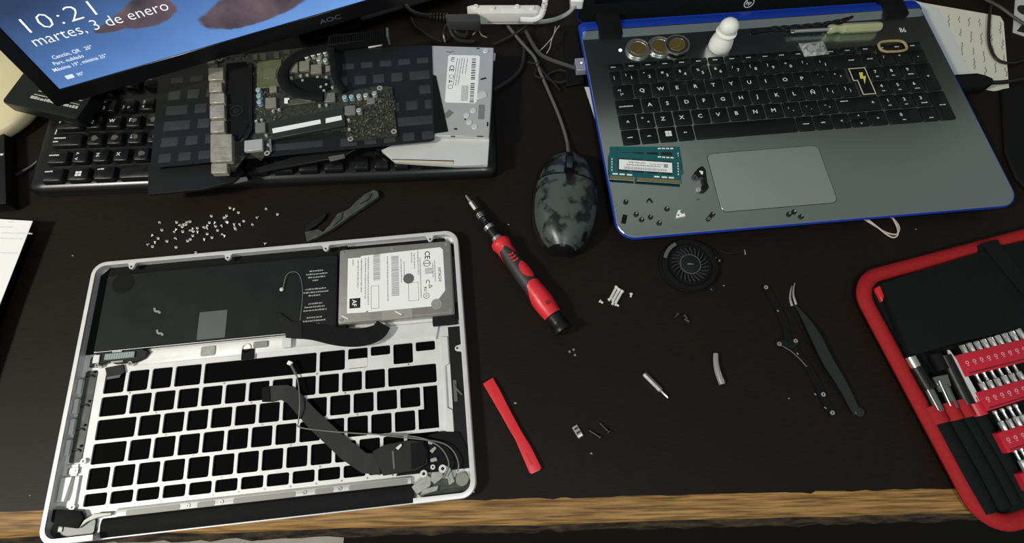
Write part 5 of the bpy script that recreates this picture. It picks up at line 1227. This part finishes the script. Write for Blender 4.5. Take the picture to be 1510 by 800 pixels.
for px, py in ((1061, 384), (1052, 395), (994, 420), (1051, 425), (1055, 380)):
    p = ff.l(px, py, 4); MB().cbox(p[0], p[1], 0.1 if py > 410 else 3.2, 1.6, 1.6, 1.2 if py > 410 else 1.6, 0.4).build('solder_point', mat('dull_solder', (0.24, 0.24, 0.23), 0.4, 0.5), fan, bev=0.2)
for px, py in ((994, 421), (1050, 426)):
    p = ff.l(px, py, 1); MB().ring(p[0], p[1], 0.1, 1.4, 1.4, 3.2, 14).build('mounting_ear', BLK, fan)
b = MB(); b.tube([(*ff.l(a, c, 2), 2) for a, c in ((1062, 369), (1072, 373), (1084, 372), (1096, 369))], 0.7, 6); b.build('fan_lead', CABLE, fan, smooth=True)
f = fr_px(1098, 372, 0); solo('bare_wire_piece', MB().tube([(0, -2.5, 0.5), (0.2, 0, 0.6), (0, 2.5, 0.5)], 0.5, 6), FROST, 'tiny upright piece of bare wire beside the fan', 'wire', f, smooth=True)
# cream thread loops under the laptop front
f = fr_px(1300, 330, 0)
b = MB()
for k, L2 in enumerate((((1268, 319), (1288, 331), (1306, 342), (1322, 345), (1326, 335), (1318, 323), (1306, 316)), ((1272, 318), (1292, 334), (1312, 349), (1322, 348), (1323, 337), (1316, 322), (1312, 316)))):
    b.tube([(*f.l(a, c, 1), 0.8 + k * 0.8) for a, c in L2], 0.75, 6, 6)
solo('white_thread_loop', b, mat('cream_pink_thread', (0.60, 0.50, 0.44), 0.7), 'loops of pale thin cord sticking out under the laptop', 'cord', f, smooth=True)

# ------------------------------------------------------------------ tweezers and black wire harness
f = fr_px(1270, 611, 0)
tw = thing('tweezers', 'black tweezers with bright curved tips lying on the desk', 'tweezers', f)
TWM = mat('black_coated_steel', (0.020, 0.024, 0.024), 0.4, 0.2, 0.5)
P_ = [(1268, 609), (1245, 566), (1222, 530), (1203, 494), (1187, 466), (1174, 448)]
b = MB(); b.strip([(*f.l(a, c, 8 - abs(i - 2)), 1.8 + min(i, 5 - i) * 1.8) for i, (a, c) in enumerate(P_)], lambda t: 6.4 + 3.2 * math.sin(PI * min(t * 1.15, 1)) - 5.0 * max(0, t - 0.62) / 0.38, 1.0)
b.build('upper_arm', TWM, tw)
P2 = [(1268, 609), (1240, 570), (1216, 533), (1196, 497), (1180, 470), (1168, 450)]
b = MB(); b.strip([(*f.l(a, c, 2), 0.2) for a, c in P2], lambda t: 6.4 + 2.6 * math.sin(PI * min(t * 1.15, 1)) - 5.0 * max(0, t - 0.62) / 0.38, 1.0)
b.build('lower_arm', BLK, tw)
p = f.l(1267, 607, 2); MB().cyl(p[0], p[1], 0.1, 3.2, 3.9, 16).build('end_joint', TWM, tw, bev=0.4)
for L2, z in ((((1174, 449), (1170, 436), (1170, 426), (1172, 417)), 2.2), (((1168, 451), (1165, 440), (1166, 428), (1168, 421)), 0.9)):
    b = MB(); b.tube([(*f.l(a, c, z), z) for a, c in L2], lambda t: 1.3 - 0.9 * t, 7, 5); b.build('tip', STEEL, tw, smooth=True)
f = fr_px(1175, 520, 0)
wh = thing('antenna_wire_harness', 'black flat wire harness with metal eyelets beside the tweezers', 'wire harness', f)
b = MB(); b.strip([(*f.l(a, c, 1), 0.2) for a, c in ((1128, 420), (1139, 440), (1150, 460), (1158, 480), (1163, 502), (1176, 520), (1194, 545), (1208, 572), (1220, 598), (1230, 612))], 6.5, 1.2); b.build('band', BLKM, wh)
b = MB(); b.tube([(*f.l(a, c, 2), 1.6) for a, c in ((1150, 508), (1165, 516), (1178, 527), (1190, 540))], 0.55, 6); b.build('thin_lead', GREYP, wh, smooth=True)
b = MB(); b.prism(f.P([(1144, 502), (1156, 500), (1168, 506), (1176, 500), (1180, 504), (1172, 514), (1154, 512)], 2), 0.2, 2.0); b.build('clip_plate', BLK, wh, bev=0.3)
for px, py in ((1130, 423), (1149.5, 506.5), (1173.5, 502), (1214.5, 581), (1228, 608)):
    p = f.l(px, py, 2.5); o = MB().ring(p[0], p[1], 1.3, 2.5, 0.9, 1.7, 14).build('eyelet', FROST, wh); MB().cyl(p[0], p[1], 0.2, 1.6, 2.6, 12).build('eyelet_base', BLK, o)
for px, py in ((1147, 458), (1176, 521), (1202, 581), (1217, 601)):
    p = f.l(px, py, 1.5); MB().cbox(p[0], p[1], 1.3, 1.8, 0.8, 0.5, -0.7).build('metal_fleck', FROST, wh)
# ------------------------------------------------------------------ tool case at the right
CS = Fr(298.2, 172.3, 0, math.radians(15.9))
case = thing('tool_case', 'open black fabric tool case with red piping holding bits and tools', 'tool case', CS)
FAB = mat('black_fabric', (0.0055, 0.0072, 0.0072), 0.85, 0, 0.12, bump=0.5, bscale=1500, var=0.4, vscale=500, col2=(0.008, 0.010, 0.0098))
REDF = mat('red_fabric_binding', (0.30, 0.011, 0.015), 0.75, 0, 0.2, bump=0.4, bscale=1200, var=0.4, vscale=300, col2=(0.36, 0.016, 0.018))
REDP = mat('red_holder_plastic', (0.50, 0.016, 0.034), 0.4, 0, 0.45)
CW, CH = 235, 222
body = rrect(5, CW, -CH + 5, -5, 26, 8)
MB().prism(body, 0.2, 5.0).build('base_panel', FAB, case, bev=1)
pipe = [(x, y, 6.0) for x, y in rrect(7, CW - 6, -CH + 7, -7, 24, 10)]
b = MB(); b.tube(pipe, 6.4, 10, 1, True, flat=0.8); b.build('piping', REDF, case, smooth=True)
# flap pocket
zf = 13.0
q = CS.P([(1301, 417), (1330, 407), (1425, 377), (1470, 363), (1530, 350), (1530, 478), (1510, 485), (1420, 503), (1347, 524), (1340, 516)], zf)
MB().prism(q, 5.2, zf).build('flap_pocket', FAB, case, bev=1.5, seg=2)
q = CS.P([(1292, 424), (1302, 418), (1306, 432), (1303, 444)], 10); MB().prism(q, 5.0, 9).build('red_tab', RED, case, bev=0.5)
q = CS.P([(1447, 358), (1470, 352), (1540, 440), (1540, 470)], zf + 2); MB().prism(q, zf, zf + 2).build('strap', FAB, case, bev=0.5)
q = CS.P([(1443, 361), (1472, 353), (1474, 361), (1446, 370)], 13); MB().prism(q, 5.0, 13.5).build('strap_end', BLKM, case, bev=0.5)
# elastic loops and the long pockets below them
for i, (x0, x1, yl, yr) in enumerate(((1374, 1400, 603, 594), (1399, 1421, 597, 590), (1419, 1437, 592, 586), (1436, 1456, 590, 584))):
    c0, c1 = CS.l(x0, yl + 11, 14), CS.l(x1, yr + 11, 14)
    ctr = ((c0[0] + c1[0]) / 2, (c0[1] + c1[1]) / 2); w = math.hypot(c1[0] - c0[0], c1[1] - c0[1]) / 2
    n = 10; vs = []
    for j in range(n + 1):
        th = PI * j / n
        for yy, k_ in ((-7, 1.0), (7, 1.0), (7, 0.86), (-7, 0.86)): vs.append((ctr[0] + w * k_ * math.cos(th), ctr[1] + yy, 5.0 + 9.5 * k_ * math.sin(th) ** 0.8))
    MB().add(vs, [(j * 4 + k_, j * 4 + (k_ + 1) % 4, j * 4 + 4 + (k_ + 1) % 4, j * 4 + 4 + k_) for j in range(n) for k_ in range(4)]).build('elastic_loop', REDF if i < 3 else REDP, case, smooth=60)
    y1 = ctr[1] - 7
    b = MB(); b.tube([(ctr[0], y1, 6.5), (ctr[0] + 0.3, y1 - 40, 7.0), (ctr[0] + 0.3, -CH + 18, 6.0)], w * 0.97, 14, 6, flat=0.78); b.build('long_pocket', FAB, case, smooth=50)
MB().prism(CS.P([(1455, 590), (1475, 640), (1500, 690), (1530, 740), (1530, 790), (1500, 775), (1470, 700)], 8), 5.0, 7.0).build('inner_panel', FAB, case)
MB().prism(CS.P([(1345, 522), (1515, 484), (1530, 560), (1455, 590), (1374, 606)], 7), 5.0, 6.2).build('tool_bed', BLKM, case)
# tools held by the loops
def kit_tool(name, label, cat): return thing(name, label, cat, Fr(CS.x, CS.y, 6.2, CS.a))
def seg(px0, px1, z): return (*CS.l(*px0, z + 6.2), z), (*CS.l(*px1, z + 6.2), z)
GLS = mat('smoky_clear_plastic', (0.10, 0.11, 0.105), 0.2, 0, 0.5)
t = kit_tool('cleaning_brush', 'thin tool with a silver cap and black sleeve in the case', 'brush')
MB().tube(seg((1342, 526), (1353, 545), 6), 4.2, 10, 1).build('silver_cap', STEEL, t, smooth=40)
MB().tube(seg((1350, 541), (1370, 574), 6), 4.8, 10, 1).build('sleeve', BLK, t, smooth=40)
MB().tube(seg((1369, 572), (1386, 606), 6), 3.2, 8, 1).build('rod', GLS, t, smooth=40)
b = MB(); b.tube(seg((1368, 574), (1384, 604), 9.2), 0.5, 5, 1); b.build('rod_edge', STEEL, t)
t = kit_tool('flat_pry_blade', 'clear-headed pry tool between the brush and black pen', 'pry tool')
MB().prism(CS.P([(1375, 556), (1396, 551), (1402, 569), (1387, 578)], 12), 3.4, 7.2).build('head', GLS, t, bev=0.6)
MB().tube(seg((1392, 568), (1407, 601), 5), 3.4, 8, 1).build('shank', GLS, t, smooth=40)
b = MB(); b.tube(seg((1385, 561), (1402, 598), 8.2), 0.55, 5, 1); b.build('shank_edge', STEEL, t)
t = kit_tool('black_pen_tool', 'plain black rod tool beside the clear-headed pry tool', 'tool')
MB().tube(seg((1392, 524), (1428, 596), 5), 5.2, 10, 1).build('rod', BLK, t, smooth=40)
MB().tube(seg((1378, 522), (1390, 545), 5), 5.0, 10, 1).build('tip_sleeve', BLKM, t, smooth=40)
t = kit_tool('steel_tweezers', 'slim pointed steel tweezers in the case beside the bit holders', 'tweezers')
b = MB(); A_, B_ = seg((1397, 516), (1440, 592), 7); b.strip([A_, tuple((Vector(A_) * 0.6 + Vector(B_) * 0.4)), B_], lambda u_: 1.2 + 6.2 * min(1, u_ * 1.8) - 2 * max(0, u_ - 0.7), 1.2); b.build('upper_leg', ALUW, t)
A_, B_ = seg((1399, 517), (1442, 592), 4); b = MB(); b.strip([A_, B_], lambda u_: 1.2 + 5 * u_, 1.2); b.build('lower_leg', DSTEEL, t)
# bit holders
def holder(q, label):
    f = Fr(CS.x, CS.y, 6.2, CS.a)
    o = thing('bit_holder', label, 'bit holder', f, 'bit holders in the case')
    P4 = CS.P(q, 16.5)
    MB().prism(P4, 0.1, 10.3).build('bar', REDP, o, bev=1.0, seg=2)
    A, B, C, D = [Vector(p) for p in P4]          # top-left, top-right, bottom-right, bottom-left
    MB().prism([tuple(D.lerp(A, 0.10) + (B - A).normalized() * 3), tuple(C.lerp(B, 0.10)), tuple(C.lerp(B, 0.16)), tuple(D.lerp(A, 0.16) + (B - A).normalized() * 3)], 10.3, 10.45).build('groove', mat('dark_red', (0.16, 0.006, 0.012), 0.5), o)
    n = max(1, int((B - A).length / 6.6)); b = MB(); ux = (B - A).normalized(); uy = Vector((-ux.y, ux.x))
    for i in range(n):
        c = A + ux * (5.5 + i * 6.6) + (D - A) * 0.42
        b.ring(c.x, c.y, 10.3, 10.5, 0.85, 1.45, 12); c2 = c - uy * 2.4; b.box(c2.x - 0.9, c2.x + 0.9, c2.y - 0.25, c2.y + 0.35, 10.3, 10.45)
    b.build('size_marks', mat('pale_pink_print', (0.62, 0.35, 0.36), 0.5), o)
holder([(1411, 523), (1530, 494), (1545, 525), (1426, 555)], 'red bit holder nearest the black flap pocket')
holder([(1441, 578), (1530, 553), (1545, 578), (1456, 606)], 'red bit holder in the middle of the three')
holder([(1471, 638), (1530, 619), (1545, 648), (1487, 668)], 'red bit holder furthest from the flap pocket')
holder([(1504, 698), (1540, 686), (1550, 714), (1518, 724)], 'red bit holder beside the long fabric pockets')
sock = MB().lathe([(2.0, 0), (2.25, 0.5), (2.25, 8.5), (1.9, 9.0)], None, 8).mesh('shank', STEEL, smooth=30)
sockd = MB().lathe([(2.0, 0), (2.25, 0.5), (2.25, 8.5), (1.9, 9.0)], None, 8).mesh('shank', DSTEEL, smooth=30)
tipm = MB().lathe([(1.1, 0), (1.1, 6.0), (1.7, 7.0), (1.7, 9.0), (1.2, 9.4)], None, 8).mesh('tip', STEEL, smooth=30)
def bit(px, py, two, dark, label, grp):
    p = CS.l(px, py, 14)
    f = Fr(CS.x, CS.y, 14, CS.a); c, s_ = math.cos(CS.a), math.sin(CS.a)
    o = thing('hex_bit', label, 'driver bit', Fr(CS.x + c * p[0] - s_ * p[1], CS.y + s_ * p[0] + c * p[1], 14, CS.a), grp)
    link('shank', sockd if dark else sock, o, (0, -2, 0), rot=(-PI / 2, 0, 0))
    if two: link('tip', tipm, o, (0, 6.5, 0), rot=(-PI / 2, 0, 0))
for i, (px, py) in enumerate(((1424, 520), (1434, 517), (1445, 514.5), (1455, 511.5), (1465.5, 508.5), (1476, 505.5), (1486.5, 502.5), (1497, 499.5), (1507.5, 496))):
    bit(px, py, False, i in (0, 2, 6), 'steel bit end showing between flap pocket and first red holder', 'bits above the first holder')
for i, (px, py) in enumerate(((1453, 576), (1464, 573), (1475, 569.5), (1486, 566), (1497, 563), (1508, 559.5))):
    bit(px, py, True, i in (2, 4), 'steel driver bit between the first and second red holders', 'bits between first and second holder')
for i, (px, py) in enumerate(((1482, 634), (1493, 630.5), (1503.5, 627), (1513, 624))):
    bit(px, py, True, i == 1, 'steel driver bit between the second and third red holders', 'bits between second and third holder')
for i, (px, py) in enumerate(((1512, 692), (1521, 689))):
    bit(px, py, True, False, 'steel driver bit below the third red holder', 'bits below the third holder')
# ------------------------------------------------------------------ cables, hub and papers at the back
def cable(name, label, path, r, m=CABLE, cat='cable', n=8, k=6, flat=1.0):
    p0 = at(*path[0]); f = Fr(p0.x, p0.y, 0)
    return solo(name, MB().tube([(*f.l(a, c, z), z) for a, c, z in path], r, n, k, flat=flat), m, label, cat, f, smooth=True)
# white hub
hf = Fr(-10, 450, 12, math.radians(-2))
A_, B_ = at(708, 34, 14), at(797, 34, 14)
hf = Fr(A_.x, A_.y, 12, math.atan2(B_.y - A_.y, B_.x - A_.x)); HL = (B_ - A_).length
hub = thing('usb_hub', 'flat white plug-in hub lying on the black cables', 'usb hub', hf)
MB().prism([(0, 0), (HL, 0), (HL + 1, 9), (HL - 3, 12), (-8, 12), (-14, 10), (-4, 3)], 0, 15).build('case', WHITE, hub, bev=1.4, seg=2)
for x, y in ((-4, 9), (14, 7), (40, 9), (56, 7)): MB().cyl(x, y, 15, 16.4, 2.8, 16).build('button', WHITE, hub, bev=0.4)
MB().prism([(HL - 42, 1.5), (HL - 20, 1.5), (HL - 15, 5), (HL - 42, 6)], 15, 15.4).build('sticker', LABEL, hub)
MB().box(8, HL - 6, -0.15, 0.2, 3, 3.6).build('case_seam', GREYP, hub)
WC = mat('white_cable', (0.78, 0.77, 0.74), 0.4)
cable('white_cable', 'thick white cable looping down onto the hub', [(806, -20, 60), (804, 0, 52), (802, 12, 44), (797, 24, 36), (786, 29, 32), (768, 28, 31)], 3.0, WC)
f = fr_px(786, 31, 0, 0, 22)
o = thing('pale_grey_cable', 'pale grey cable with a white plug curving from the hub to the lid', 'cable', f)
b = MB(); b.tube([(*f.l(a, c, z), z) for a, c, z in ((786, 31, 22), (800, 32, 20), (820, 28, 22), (838, 19, 26), (848, 8, 30))], 2.2, 8, 6); b.build('cord', mat('pale_cable_grey', (0.36, 0.36, 0.34), 0.45), o, smooth=True)
p = f.l(853, 2, 32); MB().rbox(p[0] - 9, p[0] + 5, p[1] - 5, p[1] + 12, 26, 37, 2).build('plug', WHITE, o, bev=1)
f = fr_px(806, 70, 0)
o = thing('twisted_wire_tie', 'twisted pale wire tie standing behind the mouse', 'wire tie', f)
for path in (((796, 75, 5), (806, 65, 9), (815, 54, 12), (818, 46, 15), (819, 39, 17)), ((806, 79, 5), (811, 70, 8), (813, 60, 11), (817, 50, 14), (821, 43, 16), (825, 38, 17))):
    b = MB(); b.tube([(*f.l(a, c, z), z) for a, c, z in path], 0.6, 6, 4); b.build('strand', FROST, o, smooth=True)
# black power lead with a ribbed end going into the hub
f = fr_px(680, 26, 0)
lead = thing('adapter_lead', 'black adapter lead with ribbed collar pushed into the white hub', 'cable', f)
b = MB(); b.tube([(*f.l(a, c, z), z) for a, c, z in ((594, -15, 14), (597, 3, 14), (604, 15, 15), (618, 22, 17), (640, 25, 19))], 2.6, 8, 6); b.build('cord', CABLE, lead, smooth=True)
A_, B_ = Vector((*f.l(636, 25, 20), 20)), Vector((*f.l(660, 26.5, 20), 20)); dv = (B_ - A_)
for i in range(6):
    c = A_ + dv * (i / 5); b = MB(); b.tube([tuple(c - dv * 0.05), tuple(c + dv * 0.05)], 4.0 + i * 0.25, 10, 1); b.build('ribbed_collar', CABLE, lead, smooth=40)
MB().prism(f.P([(656, 22), (704, 20.5), (708, 24), (708, 32), (702, 33), (660, 32)], 26), 15, 27).build('plug_body', CABLEG if False else mat('charcoal_plastic', (0.050, 0.050, 0.052), 0.45), lead, bev=1.2, seg=2)
cable('black_loop_cable', 'black cable looping down under the adapter plug', [(659, 33, 12), (664, 45, 8), (670, 55, 4), (680, 61, 3), (700, 62, 3)], 2.3)
cable('black_cable_arch', 'short black cable arch left of the knotted wire tie', [(657, 62, 3), (655, 50, 8), (659, 38, 10), (668, 40, 9), (674, 50, 5), (688, 53, 4), (690, 36, 6)], 2.2)
cable('thin_black_lead', 'thin black lead curving behind the circuit board', [(606, 26, 4), (612, 38, 3), (624, 47, 2.5), (640, 57, 2.5), (652, 62, 2.5)], 1.2)
cable('dark_cable', 'dark cable crossing behind the optical drive', [(728, 66, 4), (742, 60, 4), (760, 50, 6), (772, 42, 9), (782, 34, 10)], 1.8)
cable('black_side_cable', 'black cable bending down behind the mouse cable', [(772, 62, 4), (773, 78, 3), (769, 100, 3), (758, 114, 3), (742, 125, 3), (728, 133, 3)], 2.2)
for k, L2 in enumerate(([(800, 118), (812, 108), (826, 104), (840, 108), (838, 118), (824, 122), (806, 116)], [(795, 98), (806, 112), (818, 124), (826, 134)], [(778, 92), (790, 94), (796, 92), (788, 110), (800, 116)])):
    cable('cable_coil', ('thin black cable coil lying beside the laptop', 'thin black lead running under the coil', 'thin black lead with a kink near the mouse cable')[k], [(a, c, 2.5 + k) for a, c in L2], 1.3)
cable('string_knot', 'frayed straw-coloured tie hanging from the white hub', [(704, 36, 10), (703, 44, 6), (697, 52, 3), (704, 43, 6), (709, 50, 3), (712, 53, 2), (718, 55, 2)], 0.7, mat('straw_string', (0.22, 0.20, 0.13), 0.8), 'string', 6, 4)
# clear plug in the laptop's left side
f = fr_px(857, 98, 6, 0.114, 11)
pl = thing('clear_usb_plug', 'clear glowing plug on a grey cord in the laptop side', 'plug', f)
MB().rbox(-6, 8, -7, 9, 0, 8, 1).build('body', mat('cloudy_white_plastic', (0.36, 0.36, 0.44), 0.3, trans=0.3), pl, bev=0.6)
b = MB(); b.tube([(*f.l(a, c, z), z - 6) for a, c, z in ((775, 45, 6), (786, 66, 8), (797, 80, 9), (812, 88, 10), (832, 95, 11), (851, 101, 11))], 2.1, 8, 6); b.build('cord', mat('mid_grey_cable', (0.055, 0.055, 0.054), 0.4), pl, smooth=True)
MB().cyl(0, 2, 8, 8.3, 1.0, 10).build('light', mat('white_glow', (0.8, 0.85, 1.0), 0.4, emit=1.5), pl)
MB().cyl(6, -3, 8, 8.3, 1.2, 10).build('light', mat('blue_glow', (0.45, 0.5, 1.0), 0.4, emit=3.0), pl)
f = fr_px(840, 70, 0.0)
solo('black_adapter_block', MB().prism(f.P([(832, 40), (858, 40), (862, 118), (836, 122)], 8), 0.1, 4), BLKM, 'flat black block lying under the clear plug', 'block', f, bev=0.6)
f = fr_px(880, 165, 0.0)
solo('white_paper_edge', MB().prism(f.P([(862, 128), (882, 128), (905, 210), (890, 212)], 0.6), 0.1, 0.5), PAPER, 'white paper corner showing under the laptop left side', 'paper', f)
# handwritten papers under the right of the laptop
f = fr_px(1430, 80, 0.0)
pap = thing('handwritten_page', 'cream notebook page of handwriting sticking out behind the laptop', 'paper', f)
CREAM = mat('cream_paper', (0.66, 0.65, 0.52), 0.8, 0, 0.2, var=0.4, vscale=25, col2=(0.60, 0.60, 0.49))
MB().prism(f.P([(1330, -4), (1361, 4), (1470, 23), (1475, 24), (1480, 32), (1488, 130), (1478, 132), (1466, 134), (1430, 128), (1360, 140)], 0.5), 0.1, 0.5).build('page', CREAM, pap)
b = MB(); rr = random.Random(31)
for k in range(7):
    y = 20.0 + k * 2; xx = 1384 + k * 15
    while y < 122 - abs(3 - k) * 2:
        ln = rr.uniform(9, 22); pts = []
        for i in range(int(ln / 1.6)): pts.append((*f.l(xx + (y - 20) * 0.12 + rr.uniform(-1.7, 1.7), y + i * 1.6, 0.6), 0.56))
        if len(pts) > 3 and y + ln < 126: b.tube(pts, 0.42, 4, 2, flat=0.12)
        y += ln + rr.uniform(3, 7)
b.build('handwriting', mat('pencil_grey', (0.15, 0.155, 0.14), 0.8), pap)
f = fr_px(1400, 70, 0.55)
solo('white_sheet', MB().prism(f.P([(1340, -2), (1361, 4), (1384, 12), (1408, 56), (1432, 112), (1380, 120)], 1.0), 0.02, 0.3), mat('dull_white_paper', (0.58, 0.60, 0.59), 0.8, 0, 0.2), 'white sheet lying on the handwritten page beside the laptop', 'paper', f)
f = fr_px(1440, 122, 0)
o = thing('power_plug', 'black power plug and lead at the right side of the laptop', 'cable', f)
MB().prism(f.P([(1405, 112), (1438, 110), (1450, 113), (1462, 118), (1462, 126), (1446, 131), (1410, 132)], 9), 1.2, 12).build('plug', BLKM, o, bev=2, seg=2)
b = MB(); b.tube([(*f.l(a, c, z), z) for a, c, z in ((1458, 122, 7), (1480, 121, 5), (1500, 118, 4), (1530, 112, 4))], 2.2, 8, 6); b.build('lead', CABLE, o, smooth=True)
cable('black_headphone_lead', 'thin black lead looping over the handwritten page', [(1468, -20, 3), (1461, 10, 3), (1458, 40, 3), (1459, 65, 3), (1467, 84, 3), (1480, 92, 3), (1500, 92, 3), (1525, 80, 3)], 1.5)
cable('grey_back_lead', 'dark grey lead running across the back right corner', [(1440, -12, 4), (1455, 0, 4), (1474, 10, 4), (1495, 25, 4), (1525, 45, 4)], 1.6, mat('mid_grey_cable', (0, 0, 0)))
f = fr_px(1505, 20, 0)
o = thing('printed_card', 'white printed card with a black disc at the desk corner', 'card', f)
MB().prism(f.P([(1498, -6), (1560, -6), (1560, 70), (1494, 47)], 1), 0.1, 1.0).build('card', mat('card_white', (0.50, 0.50, 0.49), 0.6), o)
p = f.l(1510, 15, 1); MB().cyl(p[0], p[1], 1.0, 1.2, 7.5, 22).build('black_disc', INK, o)
MB().prism(f.P([(1499, 46), (1520, 20), (1560, 20), (1560, 60)], 1), 1.0, 1.15).build('dark_panel', INK, o)
f = fr_px(1460, 235, 0)
solo('black_cloth_pouch', MB().prism(f.P([(1478, 130), (1540, 120), (1540, 300), (1500, 262), (1484, 225)], 4), 0.1, 3.5), BLKM, 'flat black cloth pouch beside the laptop right edge', 'pouch', f, bev=1.2)

# ------------------------------------------------------------------ left edge of the desk
p = at(-22, 142, 10); f = Fr(p.x, p.y, 0)
bowl = thing('cream_dish', 'round cream dish at the desk corner under the black adapter', 'dish', f)
CRM = mat('cream_glaze', (0.66, 0.58, 0.33), 0.35, 0, 0.5, var=0.2, vscale=20, col2=(0.70, 0.62, 0.37))
RB = (at(0, 206, 10) - p).length
MB().lathe([(RB * 0.5, 0.1), (RB * 0.86, 1), (RB * 0.97, 6), (RB, 12), (RB * 0.98, 17), (RB * 0.92, 20), (RB * 0.3, 22.5)], None, 48).build('dish_body', CRM, bowl, smooth=60)
a = ang_px((1, 150), (95, 172), 36)
p = at(1, 150, 36)
f = Fr(p.x, p.y, 22.7, a)
ad = thing('power_adapter', 'black power adapter with a white printed label at the left', 'power adapter', f)
MB().rbox(0, 80, 0, 52, 0, 13.3, 4).build('case', mat('adapter_black', (0.006, 0.008, 0.0065), 0.45, 0, 0.3), ad, bev=2, seg=2)
b = MB()
for k in range(7): b.dashes(24 + k * 1.5, 74, 11 + k * 4.6, 3.0 if k == 0 else 1.1, 13.35, seed=k + 40, gap=0.5, wmin=1.5, wmax=6 if k == 0 else 8)
b.build('label_print', mat('dull_white_print', (0.42, 0.42, 0.38), 0.6), ad)
f = fr_px(3, 265, 0)
o = thing('thin_black_side_lead', 'thin black lead trailing off the left edge of the desk', 'cable', f)
b = MB(); b.tube([(*f.l(a_, c, z), z) for a_, c, z in ((-20, 268, 2), (3, 265, 2), (25, 257, 2), (52, 241, 3), (74, 216, 8), (86, 190, 16), (93, 172, 22), (97, 160, 24))], 1.5, 8, 6); b.build('cord', CABLE, o, smooth=True)
b = MB(); b.tube([(*f.l(a_, c, 24), 24) for a_, c in ((96, 163), (100, 154), (104, 146))], 2.6, 8, 5); b.build('strain_relief', GREYP, o, smooth=True)
f = fr_px(-20, 360, 0)
pp = thing('printed_sheet', 'white printed sheet lying over a dark box at the left edge', 'paper', f)
ZP = 13.0
Q = f.P([(-120, 316), (48, 325.5), (0, 447), (-60, 620), (-160, 600)], ZP)
MB().prism(Q, ZP - 0.5, ZP - 0.1).build('sheet', PAPER, pp)
f2 = Fr(f.x, f.y, 0)
solo('dark_box', MB().prism([(Q[0][0], Q[0][1] - 6), (Q[1][0] - 14, Q[1][1] - 8), (Q[2][0] - 14, Q[2][1]), (Q[3][0] - 14, Q[3][1] + 8), (Q[4][0], Q[4][1] + 8)], 0.1, ZP - 0.6), BLKM, 'flat dark box under the white printed sheet', 'box', f2, bev=0.8)
b = MB()
for px, py, w in ((12, 327.5, 5), (0, 335, 12), (2, 343.5, 28), (-6, 351.5, 24), (-14, 372.5, 24)):
    p = f.l(px, py, ZP); b.dashes(0, w, 0, 1.4, ZP + 0.02 - 0.1, -0.02, int(px + 50), cx=p[0], cy=p[1])
b.build('print', mat('faint_print', (0.66, 0.66, 0.66), 0.7), pp)
f = fr_px(-4, 250, 0)
o = thing('black_plastic_box', 'black plastic box cut off at the left edge of the desk', 'box', f)
MB().prism(f.P([(-110, 170), (6, 195), (9, 300), (-110, 312)], 14), 0.1, 14).build('case', BLK, o, bev=2, seg=2)
p = f.l(-2, 229, 14); MB().dashes(0, 4, 0, 2.2, 14.05, seed=3, cx=p[0], cy=p[1]).build('print', LEGEND, o)
